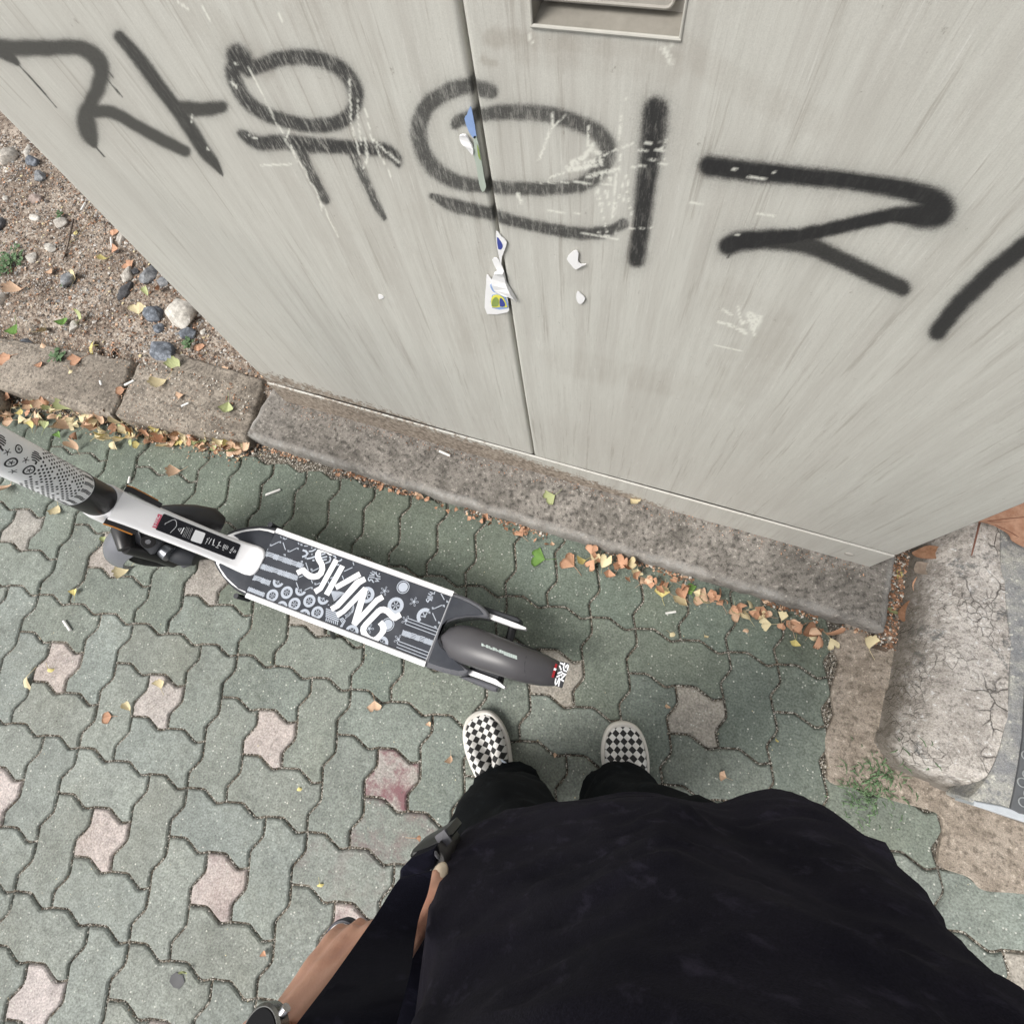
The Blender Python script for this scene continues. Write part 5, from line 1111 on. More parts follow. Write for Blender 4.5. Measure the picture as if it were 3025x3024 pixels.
def wheelc(px, py, r=.0105):
    s0, t0 = uvc(*fS((px, py))); cring(s0, t0, r*.72, r); 
    for k in range(5): a = k*1.2566; cline([(s0, t0), (s0+math.cos(a)*r*.5, t0+math.sin(a)*r*.5/SR)], r*.14)
    cring(s0, t0, 0, r*.16, 8)
def starc(px, py, r=.0065):
    s0, t0 = uvc(*fS((px, py)))
    for k in range(5): a = k*1.2566+.3; cline([(s0, t0), (s0+math.cos(a)*r, t0+math.sin(a)*r/SR)], r*.2)
for p in ((183,642),(475,765)): wheelc(*p)
wheelc(305, 418, .008)
for p in ((120,470),(420,600),(215,785)): starc(*p)
for p in ((585,550),(8,290)):
    s0, t0 = uvc(*fS(p)); 
    for k in range(5):
        y_ = (k-2)*.0042; L_ = math.sqrt(max(0, .0105**2-y_**2)); cline([(s0-L_, t0+y_/SR), (s0, t0+(y_+.0015)/SR), (s0+L_, t0+y_/SR)], .0024)
sB0, tB0 = uvc(*fS((1330, 1000)))
for i in range(0, 20):
    for j in range(-9, 10):
        s0 = s_edge+.036+i*.0068; t0 = j*.0086/SR+(.0043/SR if i % 2 else 0)
        if s0 > s_edge+.034+.125+.0*j-abs(j-1)*.004 or (i % 6 in (2, 3) and (j+i//6) % 4 == 0) or (i % 6 == 5 and j % 4 < 2): continue
        cring(s0, t0, 0, .0024, 8); 
for grp in range(-4, 5):
    for j in range(3):
        t0 = grp*.42+j*.065; cline([(s_edge+.004, t0), (s_edge+.012, t0), (s_edge+.015, t0+.03), (s_edge+.022, t0+.03), (s_edge+.026, t0), (s_edge+.031, t0)], .0015)
for k in range(60):   # stripes and marks round the back and higher up
    s0 = s_edge+random.uniform(.20, .58); t0 = random.uniform(-3.1, 3.1); cring(s0, t0, .006, .009, 16) if k % 2 else cline([(s0, t0), (s0+.012, t0+.1), (s0+.02, t0)], .003)
q_ = sp_.build('sleeve_print', plain('print_black', (.02, .022, .028), .6, .2, 40, 0), None); q_.parent = sleeve
# folding side plates with orange reflectors
for side, L in ((1, [(385,60),(470,85),(680,190),(900,310)]), (-1, [(95,520),(250,570),(420,640),(550,690)])):
    pl = MB(); P = [onp(*fW(p), T3-NN*.012, NN) for p in L]; vs = []
    pl.rings([[p+Vector((0, side*a*.006, 0))+NN*b for a, b in ((-1, -.018), (1, -.018), (1, .008), (-1, .008))] for p in P]); o = pl.build('side_plate', SATIN, sc_, angle=40)
    rf = MB(); rf.rings([[p+Vector((0, side*(.0075+a*.0016), 0))+NN*b for a, b in ((-1, -.016), (1, -.016), (1, -.001), (-1, -.001))] for p in P[:-1]+[P[-2].lerp(P[-1], .7)]]); o2 = rf.build('reflector', ORG, None, angle=40); o2.parent = o
# front wheel, turned to the rider's left
WC = Vector((-1.150, -.014, .110)); wd = Vector((-.796, -.605, 0)); wn_ = Vector((.605, -.796, 0))
def wp(r, a, off): return WC+(wd*math.cos(a)+upz*math.sin(a))*r+wn_*off
fw = empty('front_wheel', WC, None, None); fw.parent = sc_; fw.location = WC-Vector(sc_.location)
for k_ in ('category',):
    if k_ in fw: del fw[k_]
def sub(mb, name, mat, ang=40):
    o = mb.build(name, mat, None, angle=ang); o.parent = fw; o.location = -WC; return o
ty = MB(); ty.rings([[wp(.086+.025*math.cos(b), a, .025*math.sin(b)) for b in [2*math.pi*k/14 for k in range(14)]] for a in [2*math.pi*i/48 for i in range(49)]], cap=False); sub(ty, 'tyre', RUB)
hb = MB(); hb.tube([WC-wn_*.026, WC-wn_*.022, WC+wn_*.022, WC+wn_*.026], [.05, .062, .062, .05], 36); hb.tube([WC-wn_*.045, WC+wn_*.045], .011, 14); sub(hb, 'hub', plain('hub_grey', (.10, .10, .11), .4, .2, Metallic=.6))
def arcshell(mb, a0, a1, R, hw, n=18, m=9, th=.003, taper=None, crown=.02, mi=0):
    out = []
    for i in range(n+1):
        a = math.radians(a0+(a1-a0)*i/n); t = i/n; k = taper(t) if taper else 1; top = []; bot = []
        for j in range(m+1):
            x = -1+2*j/m; r = R-crown*(abs(x)**2.4); top.append(wp(r, a, x*hw*k)); bot.append(wp(r-th, a, x*hw*k*.96))
        out.append(top+bot[::-1])
    mb.rings(out, mi)
ff = MB(); arcshell(ff, -2, 100, .150, .052, taper=lambda t: .42+.58*min(1, (t*2.6)**.6), crown=.040); ff.build('front_fender', plain('fender_grey', (.155, .16, .178), .24, .12, 14, .08), sc_, angle=45)
fb = MB(); arcshell(fb, 98, 178, .134, .037, taper=lambda t: 1-.25*max(0, t-.75)*2, crown=.026); fb.build('rear_splash_guard', SATIN, sc_, angle=45)
fk = MB()
for s_ in (1, -1): fk.tube([wp(0, 0, s_*.052), wp(.07, math.radians(100), s_*.054), wp(.15, math.radians(88), s_*.046)], [.013, .016, .016], 14); 
fk.tube([wp(.15, math.radians(88), .05), wp(.16, math.radians(88), 0), wp(.15, math.radians(88), -.05)], [.018, .024, .018], 14); fk.tube([wp(.150, math.radians(92), -.015), (-1.085, .022, .30)], [.020, .024], 20); fk.build('fork', SATIN, sc_, angle=45)
pd_ = MB(); a, b = g(*fW((600, 760)), .225), g(*fW((850, 900)), .20); pd_.tube([a.lerp(b, -.25), a, a.lerp(b, .5), b, a.lerp(b, 1.12)], [.017, .028, .030, .026, .018], 20); pod = pd_.build('suspension_arm', GP, sc_, angle=50)
sc2_ = MB(); sc2_.tube([g(478, 1512, .215), g(520, 1518, .21), g(570, 1528, .20), g(625, 1540, .185), g(655, 1550, .165)], [.018, .026, .034, .036, .022], 24); sc2_.build('suspension_cover', SATIN, sc_, angle=60)
bt_ = MB(); q = g(*fW((712, 822)), .2545); v_ = (Vector((0, 0, CAMH))-q).normalized(); bt_.tube([q-v_*.012, q-v_*.001, q+v_*.001], [.0165, .0165, .015], 24); o = bt_.build('bolt', SATIN, None, angle=40); o.parent = pod
bt2 = MB(); bt2.tube([q+v_*.001, q+v_*.0022], [.007, .0062], 6); o = bt2.build('bolt_socket', CHR, None, angle=30); o.parent = pod
cy_ = MB(); a, b = g(*fW((950, 930)), .185), g(*fW((1040, 1000)), .18); cy_.tube([a, b], .022, 22); cy_.build('damper', plain('damper_grey', (.22, .23, .25), .3, .1, Metallic=.7), sc_, angle=40)
ar_ = MB(); a, b = g(*fW((1080, 960)), .16), g(*fW((1400, 1060)), .14); ar_.tube([a, a.lerp(b, .5), b], [.027, .030, .020], 18); ar_.build('link_arm', BP, sc_, angle=45)
fl_ = MB(); P = gz([(1100,1060),(1250,1080),(1400,1070),(1300,1140),(1180,1185)], fW, .13); fl_.prism(xy(P), .118, .13, bev=.003); fl_.build('guard_tip', GP, sc_, angle=40)
# handlebar far above the left photo edge
hbT = sTop; hbr = MB(); hbr.tube([hbT-wn_*.26, hbT-wn_*.12+upz*.01, hbT+upz*.012, hbT+wn_*.12+upz*.01, hbT+wn_*.26], .0155, 16); hbr.build('handlebar', SATIN, sc_, angle=45)
for s_ in (1, -1):
    gg = MB(); gg.tube([hbT+wn_*s_*.16, hbT+wn_*s_*.28], .0185, 16); gg.build('grip', RUB, sc_, angle=45)
hh = MB(); hh.tube([SA+sa*.615, hbT-sa*.03, hbT+sa*.02], [SR+.002, SR+.004, .03], 24); hh.build('handlebar_clamp', BP, sc_, angle=45)
bl_ = MB(); bl_.tube([hbT-wn_*.13+wd*.02, hbT-wn_*.18+wd*.05, hbT-wn_*.25+wd*.05], [.007, .006, .006], 10, flat=(.5, (0, 0, 1))); bl_.build('brake_lever', SATIN, sc_, angle=45)
# tail: black cover horns around the rear fender
tailp = gz([(262,5),(330,22),(450,68),(600,150),(690,225),(728,290),(715,335),(650,325),(560,313),(430,315),(300,338),(200,370),(135,425),(95,500),(82,600),(110,680),(170,735),(260,815),(345,900),(420,965),(478,1000),(470,1020),(440,1062),(380,1083),(300,1078),(150,1042),(40,1010),(-98,965),(-95,878)], fT, ZDK+.001)
tl = MB(); tl.prism([(x1d-.012, yT-.004)]+xy(tailp)+[(x1d-.012, yB+.004)], .085, ZDK+.001, bev=.004); tl.build('tail_cover', GP, sc_, angle=40)
tp2 = gz([(245,45),(330,75),(480,140),(600,215),(655,285),(560,295),(430,298),(280,320),(180,362),(115,430),(75,520),(62,620),(95,700),(160,755),(260,850),(350,940),(405,1005),(330,1015),(180,985),(60,950),(-70,905)], fT, ZDK+.0018)
t2 = MB(); t2.prism(xy(tp2), ZDK-.002, ZDK+.0022, bev=.0012); t2.build('tail_pad', MATB, sc_, angle=40)
# rear fender
cl_px = [(100,575),(150,580),(240,610),(400,660),(620,735),(860,820),(1060,895),(1240,950),(1420,1000),(1560,1036),(1600,1048)]
hwm = [.010, .028, .040, .0445, .0425, .0405, .0390, .0375, .0345, .0295, .0275]; zt = [.155, .165, .178, .192, .205, .212, .212, .206, .196, .184, .180]
rfm = MB(); rs = []; tdir = None; FC = [g(*fT(p), z) for p, z in zip(cl_px, zt)]
for i, (c, hw) in enumerate(zip(FC, hwm)):
    d = (FC[min(i+1, len(FC)-1)]-FC[max(i-1, 0)]).normalized(); sv = Vector((-d.y, d.x, 0)).normalized(); r = []
    for k in range(13): a = math.pi*k/12; r.append(c+sv*hw*math.cos(a)*(1.0)+upz*(-.042*(1-math.sin(a)**.8)))
    for k in range(13): a = math.pi*(12-k)/12; r.append(c+sv*(hw-.003)*math.cos(a)+upz*(-.0035-.042*(1-math.sin(a)**.8)))
    rs.append(r)
rfm.rings(rs)
for v in range(0): pass
SCUFF = Mat('fender_plastic', .36); f_ = SCUFF.noise(14, 4); SCUFF.col(SCUFF.mix(SCUFF.ramp(SCUFF.noise(60, 6, .8, stretch=(1, 6, 6)), [(.62, 0), (.72, .6)]), SCUFF.mix(f_, (.062, .060, .066), (.085, .082, .088)), (.17, .165, .16))); SCUFF.bump(SCUFF.noise(200, 3), .08, .0005)
rfo = rfm.build('rear_fender', SCUFF.m, sc_, angle=50)
def onfender(px, py, h=.0006):
    """point of the fender surface under a traced pixel: march along the view ray"""
    best = None
    o = Vector((0, 0, CAMH)); d = Vector(ray(px, py)).normalized()
    for z in np.arange(.225, .14, -.0008):
        p = g(px, py, z); j = min(range(len(FC)-1), key=lambda k: ((FC[k]+FC[k+1])/2-p).length); a_, b_ = FC[j], FC[j+1]; t = max(0, min(1, (p-a_).dot(b_-a_)/(b_-a_).length_squared)); c = a_.lerp(b_, t); hw = hwm[j]+(hwm[j+1]-hwm[j])*t
        dd = (b_-a_).normalized(); sv = Vector((-dd.y, dd.x, 0)).normalized(); x = (p-c).dot(sv)/hw
        if abs(x) < 1:
            zs_ = c.z-.042*(1-math.sqrt(1-x*x)**.8)
            if zs_ >= z: return Vector((p.x, p.y, zs_+h))
    return g(px, py, .17)
srm = MB()
for i in range(16):
    for j in range(3):
        x = 625+i*29; y0_ = 662+i*10.4
        if j == 0 and (i % 3 == 1 or i in (4, 7)) and i < 10: continue
        if i < 3 and j == 2 and i == 1: continue
        hs_ = 20 if i > 9 else 15
        Q = [(x, y0_+j*hs_*.8-8), (x+27, y0_+10+j*hs_*.8-8+(6*math.sin(i*2.1) if i < 10 else 0)), (x+27, y0_+10+(j+1)*hs_*.8-8), (x, y0_+(j+1)*hs_*.8-8+(5*math.sin(i*1.7) if i < 10 else 0))]
        srm.add([onfender(*fT(p)) for p in Q], [(0, 1, 2, 3)])
o = srm.build('silver_sticker', plain('worn_silver_sticker', (.45, .52, .50), .25, .35, 160), None); o.parent = rfo
sm = MB(); L = [(1240,752),(1205,830),(1185,920),(1185,1010),(1205,1090)]; sm.tube([onfender(*fT(p), 0) for p in L], .0007, 5); o = sm.build('fender_seam', BP, None); o.parent = rfo
rdm = MB(); Q = [onfender(*fT(p), .0012) for p in [(1588,918),(1612,932),(1560,1102),(1532,1092)]]; Q = [Vector((q.x, q.y, .189)) for q in gz([(1585,918),(1612,932),(1562,1105),(1532,1095)], fT, .189)]; rdm.add(Q+[q-upz*.006 for q in Q], [(0, 1, 2, 3), (0, 4, 5, 1), (1, 5, 6, 2), (2, 6, 7, 3), (3, 7, 4, 0)]); tlo = rdm.build('tail_light', RED, sc_)
w2 = MB(); Q = gz([(1568,975),(1598,985),(1590,1012),(1560,1003)], fT, .1896); w2.add(Q, [(0, 1, 2, 3)]); o = w2.build('light_band', PRW, None); o.parent = tlo
o.location = (0, 0, 0); 
ppz = .186; fQ = lambda p: (1600+p[0]/9.1, 1930+p[1]/9.1)
pp = MB(); pp.prism(xy(gz([(500,195),(740,265),(742,290),(560,915),(540,925),(320,850)], fQ, ppz)), ppz-.004, ppz, bev=.001); plo = pp.build('tail_plate', BP, sc_, angle=40)
pl2 = MB()
for L, w_ in (([(495,250),(570,275),(600,330)],38),([(620,245),(590,370),(600,450),(680,485)],34),([(650,390),(655,330),(700,300),(718,330),(690,450)],32),([(480,320),(530,440)],36),([(432,535),(555,480)],38),([(400,625),(540,560),(525,600)],38),([(385,660),(365,780),(380,830),(420,790),(470,650),(485,700),(455,880)],32),([(545,520),(640,560),(520,690),(600,745)],40)):
    ribbon(pl2, [g(*fQ(p), ppz+.0004) for p in L], w_*.000088)
o = pl2.build('plate_lettering', PRW, None); o.parent = plo
# rear arms
for L, hs2 in (([(722,300),(1060,425),(1200,468)], [(640,170),(1085,312),(1138,350),(1132,400),(1060,395),(722,285)]), ([(462,1030),(800,1155),(925,1235)], [(480,925),(860,1058),(875,1080),(845,1150),(810,1135),(470,1012)])):
    w3 = MB(); P = gz(L, fT, .135); w3.rings([[p+Vector((0, a*.0058*k, b)) for a, b in ((-1, -.035), (1, -.035), (1, 0), (-1, 0))] for p, k in zip(P, (1, 1, .45))]); w3.build('rear_arm', WP, sc_, angle=30)
    h3 = MB(); h3.prism(xy(gz(hs2, fT, .125)), .07, .128, bev=.004); h3.build('arm_housing', BP, sc_, angle=40)
h4 = MB(); h4.prism(xy(gz([(325,1095),(440,1075),(760,1190),(835,1215),(848,1235),(820,1290),(745,1275)], fT, .12)), .06, .122, bev=.004); h4.build('arm_housing', GP, sc_, angle=40)
ax = MB(); a, b = g(*fT((1060, 330)), .10), g(*fT((840, 1200)), .10); ax.tube([a, b], .011, 14); ax.build('rear_axle', SATIN, sc_, angle=40)
RC = (a+b)/2; rw = empty('rear_wheel', RC, None, None); rw.parent = sc_; rw.location = RC-Vector(sc_.location)
for e_ in (fw, rw):
    for k_ in ('label', 'category'):
        if k_ in e_: del e_[k_]
adir = (b-a).normalized(); fdir = adir.cross(upz)
def rp(r, an, off): return Vector((RC.x, RC.y, .094))+(fdir*math.cos(an)+upz*math.sin(an))*r+adir*off
ty = MB(); ty.rings([[rp(.074+.020*math.cos(b_), a_, .020*math.sin(b_)) for b_ in [2*math.pi*k/14 for k in range(14)]] for a_ in [2*math.pi*i/48 for i in range(49)]], cap=False); o = ty.build('tyre', RUB, None, angle=40); o.parent = rw; o.location = -RC
hb = MB(); c_ = Vector((RC.x, RC.y, .094)); hb.tube([c_-adir*.022, c_+adir*.022], .06, 30); o = hb.build('hub', GP, None, angle=40); o.parent = rw; o.location = -RC
ks = MB(); ks.tube([(-.62, -.055, .08), (-.64, -.10, .04), (-.645, -.125, .006)], [.008, .008, .007], 10); 
ks.v = [(v[0], v[1]*.62-.015, v[2]) for v in ks.v]; ks.build('kickstand', SATIN, sc_, angle=40)

# ================================================================== PERSON (seen from just in front of the face)
per = empty('person', (.07, -.23, 0), 'person in dark shirt, black trousers and checkerboard shoes, left hand on a bag strap', 'person')
PF = Vector((-.40, .917, 0)); PR_ = Vector((.917, .40, 0)); C0 = Vector((.12, -.175, 0))
def at3(c, f=0, r=0, z=0): return Vector((c.x, c.y, 0))+PF*f+PR_*r+Vector((0, 0, z))
# feet: (toe, direction back to the heel)
FEET = [('left', Vector((-.205, -.130, 0)), math.radians(39)), ('right', Vector((.134, -.031, 0)), math.radians(20))]
SH = mat_shoe(); SOLE = plain('off_white_rubber', (.66, .63, .58), .6, .12, 30, .2); GORE = plain('grey_gore', (.30, .34, .40), .9)
def footmat(toe, ang): return Matrix.Translation(toe) @ Matrix.Rotation(ang+(math.radians(0)), 4, 'Z')
OUT = [(0, 0), (.016, -.003), (.030, -.012), (.041, -.030), (.047, -.055), (.049, -.085), (.045, -.125), (.038, -.165), (.036, -.205), (.035, -.245), (.027, -.270), (0, -.279)]
LOUT = [(0, 0), (-.018, -.004), (-.031, -.015), (-.041, -.036), (-.046, -.062), (-.046, -.090), (-.040, -.125), (-.033, -.165), (-.032, -.205), (-.033, -.245), (-.026, -.270)]
for nm, toe, ang in FEET:
    Mf = footmat(toe, ang); sgn = 1
    e_ = empty('shoe', toe, None, None)
    for k_ in ('label', 'category'):
        if k_ in e_: del e_[k_]
    e_.parent = per; e_.location = toe-Vector(per.location); e_.rotation_euler = (0, 0, ang); e_['label'] = nm+' black and white checkerboard slip-on shoe'
    base = [Vector((x, y, 0)) for x, y in OUT]+[Vector((x, y, 0)) for x, y in reversed(LOUT[1:])]
    if nm == 'left': base = [Vector((-v.x, v.y, 0)) for v in reversed(base)]
    base = [Vector((v.x*1.15, v.y*1.02, 0)) for v in base]
    base = cat(base, 3, True)
    mb = MB(); B2 = [Vector((v.x, v.y)) for v in base]
    ar_ = sum(B2[i].x*B2[(i+1) % len(B2)].y-B2[(i+1) % len(B2)].x*B2[i].y for i in range(len(B2)))
    if ar_ < 0: B2.reverse()
    lay = [(inset(B2, .004), 0), (B2, .004), (inset(B2, -.001), .012), (B2, .026), (inset(B2, .0022), .030), (inset(B2, .006), .0315), (inset(B2, .0085), .030)]
    mb.rings([[(p.x, p.y, z) for p in Q] for Q, z in lay]); o = mb.build('sole', SOLE, None, angle=50); o.parent = e_
    up = MB(); I0 = inset(B2, .0070); rs = []
    cx_ = sum(p.x for p in I0)/len(I0)
    for k in range(9):
        t = k/8; sc2 = 1-.0*t; r = []
        for p in I0:
            y = p.y; hgt = .030+.062*sst(0, .13, np.array(-y))*1.0 if True else 0
            hgt = float(.036+.064*(1-(1-min(1, -y/.17))**2.0)); 
            ph = t*math.pi/2; r.append((cx_+(p.x-cx_)*math.cos(ph)**.75 if t < 1 else cx_+(p.x-cx_)*.02, -.138+(p.y+.138)*(math.cos(ph)**.55 if t < 1 else .04), .024+(hgt-.024)*math.sin(ph)))
        rs.append(r)
    up.rings(rs); o = up.build('upper', SH, None, smooth=True); o.parent = e_
    gm_ = MB(); sx = 1 if nm == 'left' else -1; gm_.tube([(sx*.030, -.118, .078), (sx*.040, -.134, .070), (sx*.042, -.15, .062)], [.001, .004, .005], 10, flat=(.5, (0, 0, 1))); o = gm_.build('elastic_gore', GORE, None, smooth=True); o.parent = e_
# body: one continuous surface grown from tapered limbs
SKIN = mat_skin(); bd = MB()
hipL, kneL, ankL = Vector((.05, -.235, .84)), Vector((-.015, -.255, .47)), Vector((-.070, -.305, .09))
hipR, kneR, ankR = Vector((.20, -.175, .84)), Vector((.185, -.185, .47)), Vector((.205, -.222, .09))
for h_, k_, a_, toe, back in ((hipL, kneL, ankL, FEET[0][1], FEET[0][2]), (hipR, kneR, ankR, FEET[1][1], FEET[1][2])):
    bd.tube([h_+Vector((0, 0, .06)), h_, h_.lerp(k_, .5), k_, k_.lerp(a_, .3), k_.lerp(a_, .7), a_], [.08, .082, .070, .052, .050, .038, .034], 16)
    bdir = Vector((math.sin(back), -math.cos(back), 0)); bd.tube([a_+Vector((0, 0, .02)), a_-Vector((0, 0, .035)), toe+bdir*.17+Vector((0, 0, .022)), toe+bdir*.07+Vector((0, 0, .020))], [.034, .034, .015, .010], 12)
tor = [(.80, -.03, .125, .070), (.88, -.03, .130, .072), (.98, -.03, .115, .070), (1.08, -.03, .120, .075), (1.18, -.03, .130, .082), (1.27, -.03, .140, .082), (1.33, -.03, .135, .070), (1.37, -.03, .085, .06), (1.40, -.03, .055, .053), (1.45, -.012, .053, .055)]
bd.rings([[at3(C0, f+b*math.cos(t), a*math.sin(t), z) for t in [2*math.pi*k/28 for k in range(28)]] for z, f, a, b in tor])
HC = at3(C0, -.005, 0, 1.53); HT = Matrix.Rotation(math.atan2(PF.y, PF.x)-math.pi/2, 3, 'Z') @ Matrix.Rotation(math.radians(-24), 3, 'X')
hd3 = lambda x, y, z: HC+HT @ Vector((x, y, z))
bd.ell(HC+HT @ Vector((0, -.012, .02)), (.073, .092, .090), HT, 24, 16); bd.ell(hd3(0, .022, -.045), (.056, .062, .062), HT, 20, 12)
bd.tube([hd3(0, .082, .012), hd3(0, .094, -.006), hd3(0, .105, -.026), hd3(0, .088, -.034)], [.008, .009, .013, .010], 10)
bd.tube([hd3(-.022, .078, -.052), hd3(0, .086, -.052), hd3(.022, .078, -.052)], [.005, .008, .005], 8); bd.tube([hd3(-.018, .076, -.060), hd3(0, .084, -.062), hd3(.018, .076, -.060)], [.005, .008, .005], 8); bd.ell(hd3(0, .066, -.09), (.02, .018, .016), HT, 10, 8)
bd.tube([hd3(-.048, .068, .022), hd3(-.02, .084, .022), hd3(.02, .084, .022), hd3(.048, .068, .022)], [.007, .009, .009, .007], 8)
for s_ in (1, -1): bd.tube([hd3(s_*.072, -.01, .022), hd3(s_*.080, -.018, .02), hd3(s_*.080, -.016, -.01), hd3(s_*.072, -.008, -.03)], [.008, .009, .007, .006], 8)
shL, shR = at3(C0, -.03, -.165, 1.325), at3(C0, -.03, .165, 1.325)
WRL = g(838, 3062, .925); elL = Vector((-.175, -.46, 1.05))
elR = Vector((.40, -.17, 1.13)); WRR = Vector((.15, -.075, 1.43))
def limb(a, b, c, r): bd.tube([a, a.lerp(b, .25), a.lerp(b, .7), b, b.lerp(c, .25), b.lerp(c, .7), c], r, 18)
limb(shL, elL, WRL, [.052, .050, .043, .038, .041, .034, .026]); limb(shR, elR, WRR, [.052, .050, .043, .038, .041, .032, .026])
# left hand (back of the hand up, fingers closed round the strap, thumb along its inner side)
KN = [g(985, 2800, .852), g(1004, 2772, .862), g(1052, 2757, .870), g(1110, 2752, .876)]
for i, k in enumerate(KN):
    bd.tube([WRL+(k-KN[1])*.30, WRL.lerp(k, .5)+(k-KN[1])*.12+Vector((0, 0, .003)), k], [.020, .0155, .0115], 14)
    a = (k-WRL).normalized(); r0 = (k-Vector((0, 0, CAMH))).normalized(); rt = Vector((.80, -.10, -.1)).normalized()
    f1 = k+r0*.034-a*.004; f2 = f1+rt*.022+r0*.004-a*.008; f3 = f2+rt*.006-r0*.016-a*.006
    bd.tube([k, k+(f1-k)*.5, f1, f1.lerp(f2, .6), f2, f3], [.0112, .0105, .0098, .0092, .0088, .0075], 12)
TH = [WRL+Vector((.022, .002, .006)), g(1075, 2935, .915), g(1185, 2810, .905), g(1246, 2700, .893), g(1283, 2625, .884), g(1305, 2580, .878)]
bd.tube(TH, [.018, .0175, .0120, .0106, .0112, .0092], 16)
# right hand raised at the phone, behind the lens
for i in range(4):
    b0 = WRR+Vector((-.055, .005+.006*i, .055-.022*i)); bd.tube([WRR+Vector((-.005, .003*i, .010-.007*i)), b0, b0+Vector((-.030, .014, 0)), b0+Vector((-.036, .034, -.006))], [.019, .0115, .0095, .0075], 12)
bd.tube([WRR+Vector((-.01, .01, -.005)), WRR+Vector((-.035, .035, .0)), WRR+Vector((-.060, .055, .012)), WRR+Vector((-.075, .058, .018))], [.016, .0125, .0105, .008], 12)
bo_ = bd.build('body', SKIN, None)
md = bo_.modifiers.new('r', 'REMESH'); md.mode = 'VOXEL'; md.voxel_size = .0032
m2 = bo_.modifiers.new('s', 'SMOOTH'); m2.factor = .5; m2.iterations = 5
bpy.context.view_layer.update(); dg = bpy.context.evaluated_depsgraph_get(); me2 = bpy.data.meshes.new_from_object(bo_.evaluated_get(dg)); bo_.modifiers.clear(); bo_.data = me2
me2.polygons.foreach_set('use_smooth', [True]*len(me2.polygons)); bo_.parent = per; bo_.location = -Vector(per.location)
if not me2.materials: me2.materials.append(SKIN)
# raised tendons and veins on the back of the left hand
for v in me2.vertices:
    if v.co.x < 0 and .84 < v.co.z < .96 and v.co.y < -.15 and v.co.y > -.36:
        v.co += v.normal*(.0012*noise.noise(Vector((v.co.x*60, v.co.y*60, v.co.z*60)))+.0009*math.sin((v.co.x*1.6-v.co.y*.7)*330))
nl = MB(); tdirn = (TH[5]-TH[4]).normalized(); vup = (Vector((0, 0, CAMH))-TH[5]).normalized(); vup = (vup-tdirn*vup.dot(tdirn)).normalized(); vup = (vup+tdirn.cross(vup)*-.35).normalized(); sdn = tdirn.cross(vup)
nr_ = []
for k in range(9):
    a = math.pi*2*k/8
NC = TH[5]-tdirn*.002+vup*.0062
nl.rings([[NC+tdirn*math.cos(a)*.0092*q+sdn*math.sin(a)*.0068*q+vup*(.0034*(1-q*q)-.0012*(math.sin(a)*q)**2*1.5) for a in [2*math.pi*k/16 for k in range(16)]] for q in (1, .8, .5, .15)]); o = nl.build('nail', plain('nail', (.72, .60, .46), .3, .05, 40, 0), per, smooth=True)
# eyes and hair
for s_ in (1, -1):
    ey = MB(); ey.ell(hd3(s_*.030, .0625, .004), (.0115, .0115, .0095), HT, 14, 10); eo = ey.build('eye', plain('eye_white', (.55, .52, .50), .2, .05, 10, 0), per, smooth=True)
    ir = MB(); ir.ell(hd3(s_*.030, .0725, .001), (.0052, .0022, .0052), HT, 14, 8); i_ = ir.build('iris', plain('iris_brown', (.03, .015, .01), .1, .1, 40, 0), None, smooth=True); i_.parent = eo
hr = MB(); hr.ell(hd3(0, -.022, .034), (.084, .098, .092), HT, 40, 26); o = hr.build('hair', plain('black_hair', (.012, .010, .009), .5, .4, 60, .5), per, smooth=True)
for v in o.data.vertices:
    q = HT.transposed() @ (v.co-HC); k = .007*noise.noise(q*26)+.004*noise.noise(q*70)
    if q.y > .05 and q.z < .055: v.co += HT @ Vector((0, -.06, .01))
    elif q.z < -.035: v.co += HT @ Vector((0, .01, .045))
    v.co += (v.co-HC).normalized()*k
# ---- clothes
SHIRT = mat_fabric('dark_shirt_cotton', (.0080, .0076, .0132), (.0185, .0168, .0258), 900, .02); TROU = mat_fabric('black_trouser_cotton', (.0045, .0055, .0068), (.0085, .0105, .0120), 900, .01)
def folds(p, k=1.0):
    a = noise.noise(Vector((p.x*5, p.y*5, p.z*3)))*.010+(1-abs(noise.noise(Vector((p.x*4+p.y*3+3, p.y*6-p.x*4, p.z*5)))))**5*.010+noise.noise(Vector((p.x*20, p.y*30, p.z*24)))*.0022+(1-abs(noise.noise(Vector((p.x*12+9, p.y*26, p.z*22)))))**8*.0035+(1-abs(noise.noise(Vector((p.x*9-4, p.y*9, p.z*16)))))**10*.0045
    return a*k
hemP = [g(x, y, .80) for x, y in ((1335,2530),(1352,2488),(1400,2457),(1470,2432),(1560,2410),(1650,2388),(1750,2364),(1830,2350),(1900,2345),(1980,2354),(2060,2370),(2130,2384),(2180,2378),(2235,2358),(2300,2347),(2360,2354),(2430,2385),(2500,2440),(2580,2520))]
hemF = cat(hemP, 3); 
back = [at3(C0, -.02+.125*math.cos(t)*-1 if False else -.03-.115*math.sin(t), .185*math.cos(t), .80) for t in [math.pi*k/26 for k in range(1, 26)]]   # right to left round the back
ring0 = hemF+back; NR = len(ring0)
